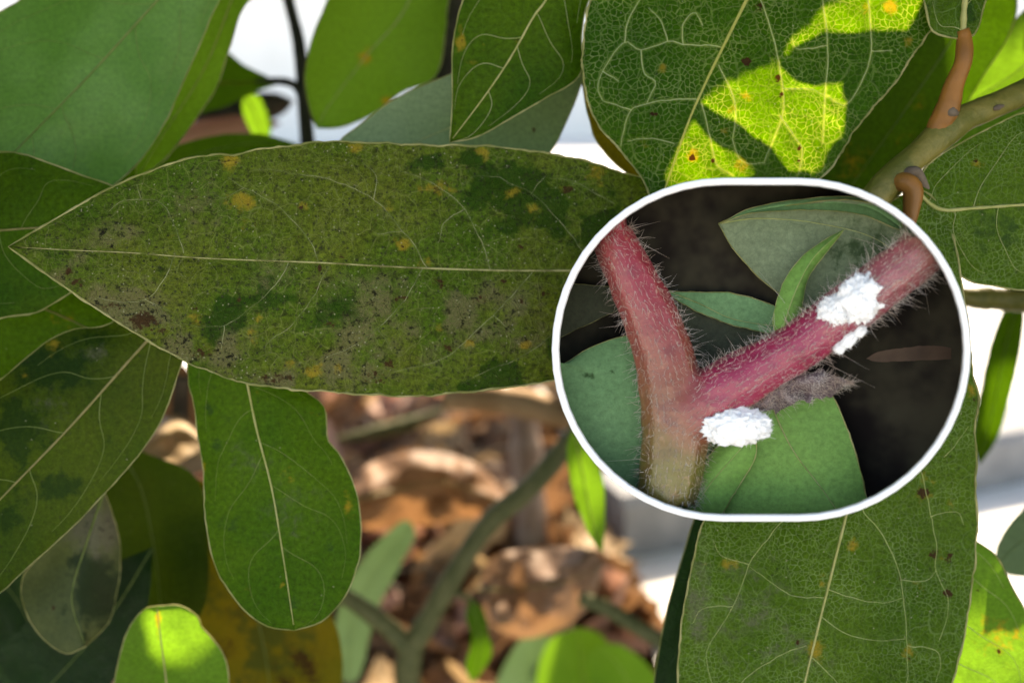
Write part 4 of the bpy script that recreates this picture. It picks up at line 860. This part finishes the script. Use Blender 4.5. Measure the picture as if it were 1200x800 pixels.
horg = P(775, 600, 10.2)
hst = empty("hairy_stem", horg)
tag(hst, "forked crimson hairy stem inside the white-rimmed oval inset", "stem")
rh = random.Random(21)
def hair_strand(base, dirv, length, r, bend):
    p = [base, base + dirv * length * .5 + bend * length * .12, base + dirv * length + bend * length * .42]
    return tube(p, [r, r * .75, r * .2], 3, cap=False)
FORK = []
def hairy(name, pts, width, cols, nh, hl=(0.05, 0.20), flip=0):
    q = smooth_line(pts, 60); N = 60
    q = np.array([x for x in q if abs(x[0] - cx) < HW + 30 and abs(x[1] - cy) < HH + 30]); N = len(q)
    rr = np.interp(np.linspace(0, 1, N), np.linspace(0, 1, len(width)), width) / 2 * 12.0 / F * 0.01
    p3 = [P(*x) for x in q]
    ns_ = 36
    v, f = tube(p3, rr, ns_)
    v = np.array([tuple(x) for x in v])
    cen = np.repeat(np.array([tuple(x) for x in p3]), ns_, 0)
    ang = np.tile(np.arange(ns_), N); rowi = np.repeat(np.arange(N), ns_)
    nz = fbm(rowi * 0.35, ang * 0.7 * 0 + np.cos(ang * 2 * math.pi / ns_) * 2 + 5, np.sin(ang * 2 * math.pi / ns_) * 2 + 5, 3) - 0.5
    ridge = 0.02 * np.cos(ang * 2 * math.pi / ns_ * 9)
    v = cen + (v - cen) * (1 + 0.16 * nz + ridge)[:, None]
    def clampv(p):
        a_, b_, c_ = proj(p); x_, y_ = tray_clamp(a_, b_)
        return CAM + ray(x_, y_) * c_
    v = np.array([tuple(clampv(Vector(p))) for p in v])
    o = mesh_obj(name, v, f, hm.mat, hst, horg); FORK.append((v, f, None))
    at = o.data.attributes.new("tint", 'FLOAT_COLOR', 'POINT')
    cc_ = np.array(cols); tt = rowi / (N - 1)
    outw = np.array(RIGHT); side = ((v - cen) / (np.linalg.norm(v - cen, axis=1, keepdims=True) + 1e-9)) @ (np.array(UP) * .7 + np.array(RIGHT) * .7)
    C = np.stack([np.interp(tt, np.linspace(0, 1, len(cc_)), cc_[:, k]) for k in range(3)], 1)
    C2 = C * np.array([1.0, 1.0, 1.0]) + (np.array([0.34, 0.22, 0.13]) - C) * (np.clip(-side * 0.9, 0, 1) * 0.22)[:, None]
    at.data.foreach_set("color", np.c_[C2, np.ones(len(C2))].ravel().astype(np.float32)); FORK[-1] = (v, f, C2, o)
    # hairs
    hv, hf = [], []
    for _ in range(nh):
        k = rh.randrange(len(v)); b = Vector(v[k]); nrm = (b - Vector(cen[k])).normalized()
        if nrm.dot(FWD) > 0.45 or (nrm.dot(FWD) > -0.4 and rh.random() < 0.78): continue
        i = k // ns_; tang = (p3[min(i + 1, N - 1)] - p3[max(i - 1, 0)]).normalized()
        d = (nrm + tang * rh.uniform(-.2, .9) + Vector((rh.gauss(0, .35), rh.gauss(0, .35), rh.gauss(0, .35)))).normalized()
        front = max(0, -nrm.dot(FWD))
        if front > 0.5: d = (d + tang * 1.4 * (1 if rh.random() < .75 else -1) + nrm * -0.2).normalized()
        ln = rh.uniform(*hl) * 0.01 * (0.42 if front > 0.5 else 0.85) * (2.2 if rh.random() < .05 else 1)
        tx, ty, _d = proj(b + d * ln * 1.3)
        if tray_clamp(tx, ty, 9.0) != (tx, ty): continue
        sv_, sf_ = hair_strand(b - nrm * 0.00005, d, ln, 0.000032 * rh.uniform(.7, 1.3), Vector((rh.gauss(0, 1), rh.gauss(0, 1), rh.gauss(0, 1))))
        o0 = len(hv); hv += sv_; hf += [tuple(o0 + a for a in ff) for ff in sf_]
    tag(mesh_obj("hair", hv, hf, hair_m, hst, horg), kind="stuff")
    return o
pink, crim, beige, olive = (0.31, 0.030, 0.042), (0.30, 0.014, 0.060), (0.34, 0.15, 0.10), (0.135, 0.115, 0.020)
hairy("main_stalk", [(694, 228, 10.3), (714, 272, 10.3), (740, 325, 10.25), (768, 385, 10.2), (784, 440, 10.2), (791, 490, 10.2), (788, 540, 10.2), (778, 590, 10.2), (768, 625, 10.2)],
      [50, 53, 61, 68, 72, 82, 80, 73, 70], [pink, pink, pink, (0.27, 0.040, 0.038), (0.26, 0.075, 0.038), olive, olive, (0.17, 0.11, 0.03)], 8500)
hairy("side_branch", [(790, 500, 10.2), (835, 466, 10.15), (880, 438, 10.1), (940, 402, 10.1), (1000, 358, 10.1), (1060, 312, 10.1), (1118, 266, 10.1)],
      [84, 72, 60, 58, 58, 56, 54], [(0.3, 0.07, 0.06), crim, crim, crim, (0.30, 0.07, 0.09), (0.33, 0.09, 0.10), beige], 8500)
# grow the two limbs into one swollen fork
from mathutils.kdtree import KDTree
fv, ff, fc = [], [], []
for v_, f_, c_, o_ in FORK:
    o0 = len(fv); fv += [tuple(x) for x in v_]; ff += [tuple(o0 + a for a in q) for q in f_]; fc += c_.tolist()
    bpy.data.objects.remove(o_)
node = [(799, 480, 10.15, 41), (812, 472, 10.1, 34), (792, 505, 10.2, 42)]
import bmesh
for px_, py_, d_, r_ in node:
    bm = bmesh.new(); bmesh.ops.create_icosphere(bm, subdivisions=3, radius=r_ * 12.0 / F * 0.01)
    c0 = P(px_, py_, d_); o0 = len(fv)
    fv += [tuple(c0 + vv.co) for vv in bm.verts]; fc += [(0.23, 0.050, 0.034)] * len(bm.verts); ff += [tuple(o0 + vv.index for vv in q.verts) for q in bm.faces]; bm.free()
tmp = mesh_obj("forked_stalk", fv, ff, hm.mat, hst, horg)
md = tmp.modifiers.new("r", 'REMESH'); md.mode = 'VOXEL'; md.voxel_size = 0.00028
ms = tmp.modifiers.new("s", 'SMOOTH'); ms.factor = 0.5; ms.iterations = 9
bpy.context.view_layer.update()
me_ = bpy.data.meshes.new_from_object(tmp.evaluated_get(bpy.context.evaluated_depsgraph_get()))
tmp.modifiers.clear(); tmp.data = me_; me_.name = "forked_stalk"
me_.polygons.foreach_set("use_smooth", [True] * len(me_.polygons))
if not me_.materials: me_.materials.append(hm.mat)
kd_ = KDTree(len(fv))
for i, x in enumerate(fv): kd_.insert(Vector(x) - horg, i)
kd_.balance()
cc_ = []
for vv in me_.vertices:
    nb = kd_.find_n(vv.co, 10); w_ = [1 / (q[2] + 0.0003) for q in nb]
    cc_.append([sum(fc[q[1]][k] * w for q, w in zip(nb, w_)) / sum(w_) for k in range(3)] + [1])
if "tint" in me_.attributes: me_.attributes.remove(me_.attributes["tint"])
at = me_.attributes.new("tint", 'FLOAT_COLOR', 'POINT'); at.data.foreach_set("color", np.array(cc_, np.float32).ravel())
# axil leaf and bract on the stem
leaf(None, [(915, 400), (922, 370), (935, 335), (955, 300), (990, 268)], [(906, 380), (912, 345), (930, 312), (960, 285)], [(935, 385), (942, 345), (952, 318), (975, 288)], d=(10.05, 10.2), ed=(.25, .25), crease=-0.05, mat='in_bright', veins=None, margin=0.006, rib=0.008, ribmat='vein', parent=hst, org=horg, name="axil_leaf", nt=30, ns=8)
M['bract'] = plain_mat("mauve_bract", (0.10, 0.065, 0.07), (0.20, 0.15, 0.15), 500, 0.7, bump=0.6)
brc = leaf(None, [(880, 470), (910, 462), (950, 452), (996, 448)], [(895, 452), (930, 438), (965, 436)], [(890, 482), (930, 476), (970, 466)], d=(9.95, 10.1), ed=(.3, .3), mat='bract', ripple=0.3, rip_scale=20.0, veins=None, margin=0, rib=0, parent=hst, org=horg, name="bract", nt=40, ns=12, rough_edge=5.0)

hv, hf = [], []
bvs = [vv.co.copy() + horg for vv in brc.data.vertices]
for _ in range(900):
    b = rh.choice(bvs); d = (RIGHT * 0.8 - FWD * 0.35 + Vector((rh.gauss(0, .55), rh.gauss(0, .55), rh.gauss(0, .55)))).normalized()
    sv_, sf_ = hair_strand(b, d, rh.uniform(0.04, 0.13) * 0.01, 0.00003, Vector((rh.gauss(0, 1), rh.gauss(0, 1), rh.gauss(0, 1))))
    o0 = len(hv); hv += sv_; hf += [tuple(o0 + a for a in q) for q in sf_]
tag(mesh_obj("hair", hv, hf, hair_m, brc, horg), kind="stuff")
def wax(label, lobes, nf, d=9.7, seed=1, spotty=0.0):
    """a cottony insect: a lumpy waxy body with a fringe of short threads"""
    import bmesh
    rw = random.Random(seed)
    org = P(lobes[0][0], lobes[0][1], d)
    root = empty("mealybug", org); tag(root, label, "insect", "white cottony insects on the hairy stem")
    for li_, (px, py, rx, ry, rot) in enumerate(lobes):
        bm = bmesh.new(); bmesh.ops.create_icosphere(bm, subdivisions=5, radius=1.0)
        k = 11.8 / F * 0.01; c = P(px, py, d)
        ca, sa = math.cos(rot), math.sin(rot)
        co = np.array([tuple(v.co) for v in bm.verts])
        nz = fbm(co[:, 0] * 2.2 + seed, co[:, 1] * 2.2 + 9, co[:, 2] * 2.2 + 20, 4) - 0.5
        nz2 = fbm(co[:, 0] * 7 + seed, co[:, 1] * 7 + 9, co[:, 2] * 7 + 20, 3) - 0.5
        co = co * (1 + 0.6 * nz + 0.55 * nz2)[:, None]
        u = (co[:, 0] * rx * ca - co[:, 1] * ry * sa) * k; w = (co[:, 0] * rx * sa + co[:, 1] * ry * ca) * k; dp = co[:, 2] * min(rx, ry) * 0.75 * k
        W_ = np.array(c)[None] + u[:, None] * np.array(RIGHT)[None] - w[:, None] * np.array(UP)[None] + dp[:, None] * np.array(FWD)[None]
        fs_ = [tuple(v.index for v in f_.verts) for f_ in bm.faces]; bm.free()
        o = mesh_obj("waxy_body", W_, fs_, wax_m.mat, root, org)
        at = o.data.attributes.new("brown", 'FLOAT', 'POINT')
        at.data.foreach_set("value", (np.ones(len(W_)) * (spotty if li_ == len(lobes) - 1 else 0.02)).astype(np.float32))
        hv, hf = [], []
        for _ in range(nf):
            kx = rw.randrange(len(W_)); b = Vector(W_[kx]); nrm = (b - c).normalized()
            if nrm.dot(FWD) > 0.5: continue
            dd = (nrm + Vector((rw.gauss(0, .5), rw.gauss(0, .5), rw.gauss(0, .5)))).normalized()
            sv_, sf_ = hair_strand(b - nrm * 0.0001, dd, rw.uniform(0.012, 0.045) * 0.01 * (2.0 if rw.random() < .08 else 1), 0.00004, Vector((rw.gauss(0, 1), rw.gauss(0, 1), rw.gauss(0, 1))))
            o0 = len(hv); hv += sv_; hf += [tuple(o0 + a for a in ff) for ff in sf_]
        tag(mesh_obj("wax_thread", hv, hf, wax_fil, o, org), kind="stuff")
wax("large cottony white mealybug high on the pink branch", [(1008, 350, 23, 30, 0.5), (979, 365, 18, 19, 0.2)], 1500, 9.72, 3, 0.9)
wax("oval cottony white mealybug at the fork of the stem", [(862, 500, 38, 21, 0.0), (885, 498, 18, 13, 0.0)], 1300, 9.7, 8, 0.0)
wax("thin crumbly white wax smear along the branch beneath the large mealybug", [(995, 398, 12, 7, -0.8), (984, 408, 7, 6, -0.8), (1008, 388, 8, 6, -0.8)], 200, 9.8, 12, 0.3)

# ------------------------------------------------------------------ shrub canopy overhead (out of view), it shades the leaves
IN_TRAY[0] = False
for gx, gy, gr in ((520, 500, 26), (450, 490, 30), (545, 480, 16), (600, 640, 16), (575, 600, 14), (585, 555, 14), (500, 640, 22), (540, 605, 10), (640, 600, 30), (430, 760, 16), (660, 690, 30), (560, 760, 18),
                   (730, 480, 40), (740, 560, 60), (750, 640, 50), (740, 720, 50), (1170, 420, 40), (1170, 520, 40), (1170, 600, 40), (660, 460, 30), (560, 530, 10)):
    for k in range(14):
        a_, r_ = random.uniform(0, 6.28), gr * math.sqrt(random.random())
        LIT.append(ground(gx + r_ * math.cos(a_), gy + r_ * math.sin(a_), 0.012))
LITA = np.array([tuple(p) for p in LIT]); Sv = np.array(S)
canopy_m = plain_mat("canopy_leaf", (0.04, 0.09, 0.015), (0.03, 0.07, 0.012), 60, 0.5, (0.10, 0.18, 0.02), 0.15)
cv, cf = [], []
HID = [np.array(q, float) for q in ([(720, -60), (1060, -60), (1050, 60), (960, 190), (800, 250), (730, 150), (705, 60)],
        [(680, 400), (760, 260), (900, 225), (1030, 260), (1110, 400), (1060, 560), (960, 780), (850, 780), (830, 600), (730, 550)])]
def hidden(px, py):
    for p in HID:
        c = False; j = len(p) - 1
        for i in range(len(p)):
            if (p[i, 1] > py) != (p[j, 1] > py) and px < (p[j, 0] - p[i, 0]) * (py - p[i, 1]) / (p[j, 1] - p[i, 1]) + p[i, 0]: c = not c
            j = i
        if c: return True
    return False
rc = random.Random(33)
def canopy_leaf(c, L, w, check=True):
    ax = Vector((rc.gauss(0, 1), rc.gauss(0, 1), rc.gauss(0, 1))); ax = (ax - S * ax.dot(S) * 0.75).normalized()
    nr = (S + Vector((rc.gauss(0, .35), rc.gauss(0, .35), rc.gauss(0, .35)))).normalized(); nr = (nr - ax * nr.dot(ax)).normalized(); wd = ax.cross(nr)
    prof_ = [(-1, 0.02), (-.55, .75), (0, 1), (.5, .72), (1, .02)]
    pts = []
    for u, h in prof_:
        m_ = c + ax * (u * L) - nr * (0.12 * L * u * u)
        pts += [m_ - wd * (h * w) + nr * (0.2 * w * h), m_, m_ + wd * (h * w) + nr * (0.2 * w * h)]
    for p in pts:
        px, py, dd = proj(p)
        if dd > 0 and -70 < px < 1270 and -45 < py < 860 and not (dd > 0.158 and hidden(px, py)): return
        if dd < 0.03 or p.z < 0.02: return
    if check:
        for u in (-.95, -.75, -.55, -.3, 0, .3, .55, .75, .95):
            h = max(0.12, 1 - u * u)
            q = np.array(c + ax * (u * L) - nr * (0.12 * L * u * u)) - LITA; t = q @ Sv
            dist = np.linalg.norm(q - t[:, None] * Sv[None], axis=1)
            if ((t > 0) & (dist < h * w * 1.0 + 0.0003)).any(): return
    o0 = len(cv); cv.extend(pts)
    for i in range(4):
        for j in range(2): a = o0 + i * 3 + j; cf.append((a, a + 1, a + 4, a + 3))
# single leaves close above the backlit leaf: the dark bands across its sunlit patches
def shade_leaf(p1, p2, hw, dist):
    a_, b_ = P(*p1, 13.05) + S * dist, P(*p2, 13.05) + S * dist
    ax = (b_ - a_); wd = ax.normalized().cross(S).normalized() * (hw * 13.9 / F * 0.01)
    o0 = len(cv); n_ = 9
    for i in range(n_):
        t = i / (n_ - 1); h = math.sin(math.pi * (0.04 + 0.92 * t)) ** 0.8 * (1 + 0.12 * math.sin(9 * t))
        m_ = a_ + ax * t + S * (0.006 * math.sin(3 * t))
        cv.extend([m_ - wd * h, m_ + S * 0.002, m_ + wd * h])
    for i in range(n_ - 1):
        for j in range(2): a = o0 + i * 3 + j; cf.append((a, a + 1, a + 4, a + 3))
shade_leaf((808, 112), (930, 222), 12, 0.062)
shade_leaf((915, 74), (1090, 70), 19, 0.060)
shade_leaf((1000, 62), (1030, 170), 24, 0.066)
# close layer above the backlit leaf: crisp shadows
for _ in range(9000):
    p = P(rc.uniform(640, 1240), rc.uniform(-150, 260), 13.1)
    canopy_leaf(p + S * rc.uniform(0.07, 0.14), rc.uniform(0.005, 0.014), rc.uniform(0.0025, 0.005))
for _ in range(5200):
    p = P(rc.uniform(-250, 1450), rc.uniform(-200, 900), rc.uniform(12.5, 26))
    canopy_leaf(p + S * rc.uniform(0.10, 0.5), rc.uniform(0.015, 0.032), rc.uniform(0.007, 0.013))
# unseen leaves added all round to block sky and paving light from behind
for _ in range(9000):
    az, el = rc.uniform(-1.75, 1.75), rc.uniform(-0.7, 1.5)
    p = P(rc.uniform(0, 1200), rc.uniform(0, 500), 13) + Vector((math.sin(az) * math.cos(el), math.cos(az) * math.cos(el), math.sin(el))) * rc.uniform(0.15, 0.45)
    canopy_leaf(p, rc.uniform(0.02, 0.035), rc.uniform(0.009, 0.014))
# hidden leaves added behind the big front leaves to cut their back light
for _ in range(1600):
    canopy_leaf(P(rc.uniform(690, 1110), rc.uniform(-60, 780), rc.uniform(16, 20)), rc.uniform(0.010, 0.022), rc.uniform(0.005, 0.009))
# loose layer over the litter: dappled light
for _ in range(520):
    g = ground(rc.uniform(-100, 690), rc.uniform(455, 860))
    canopy_leaf(g + S * rc.uniform(0.7, 1.3), rc.uniform(0.025, 0.045), rc.uniform(0.010, 0.017))
co = mesh_obj("shade_canopy", cv, cf, canopy_m, None, P(600, -300, 20))
tag(co, "dense unseen leaf canopy shading the leaves below, with added leaves that block light from behind", "foliage", kind="stuff")
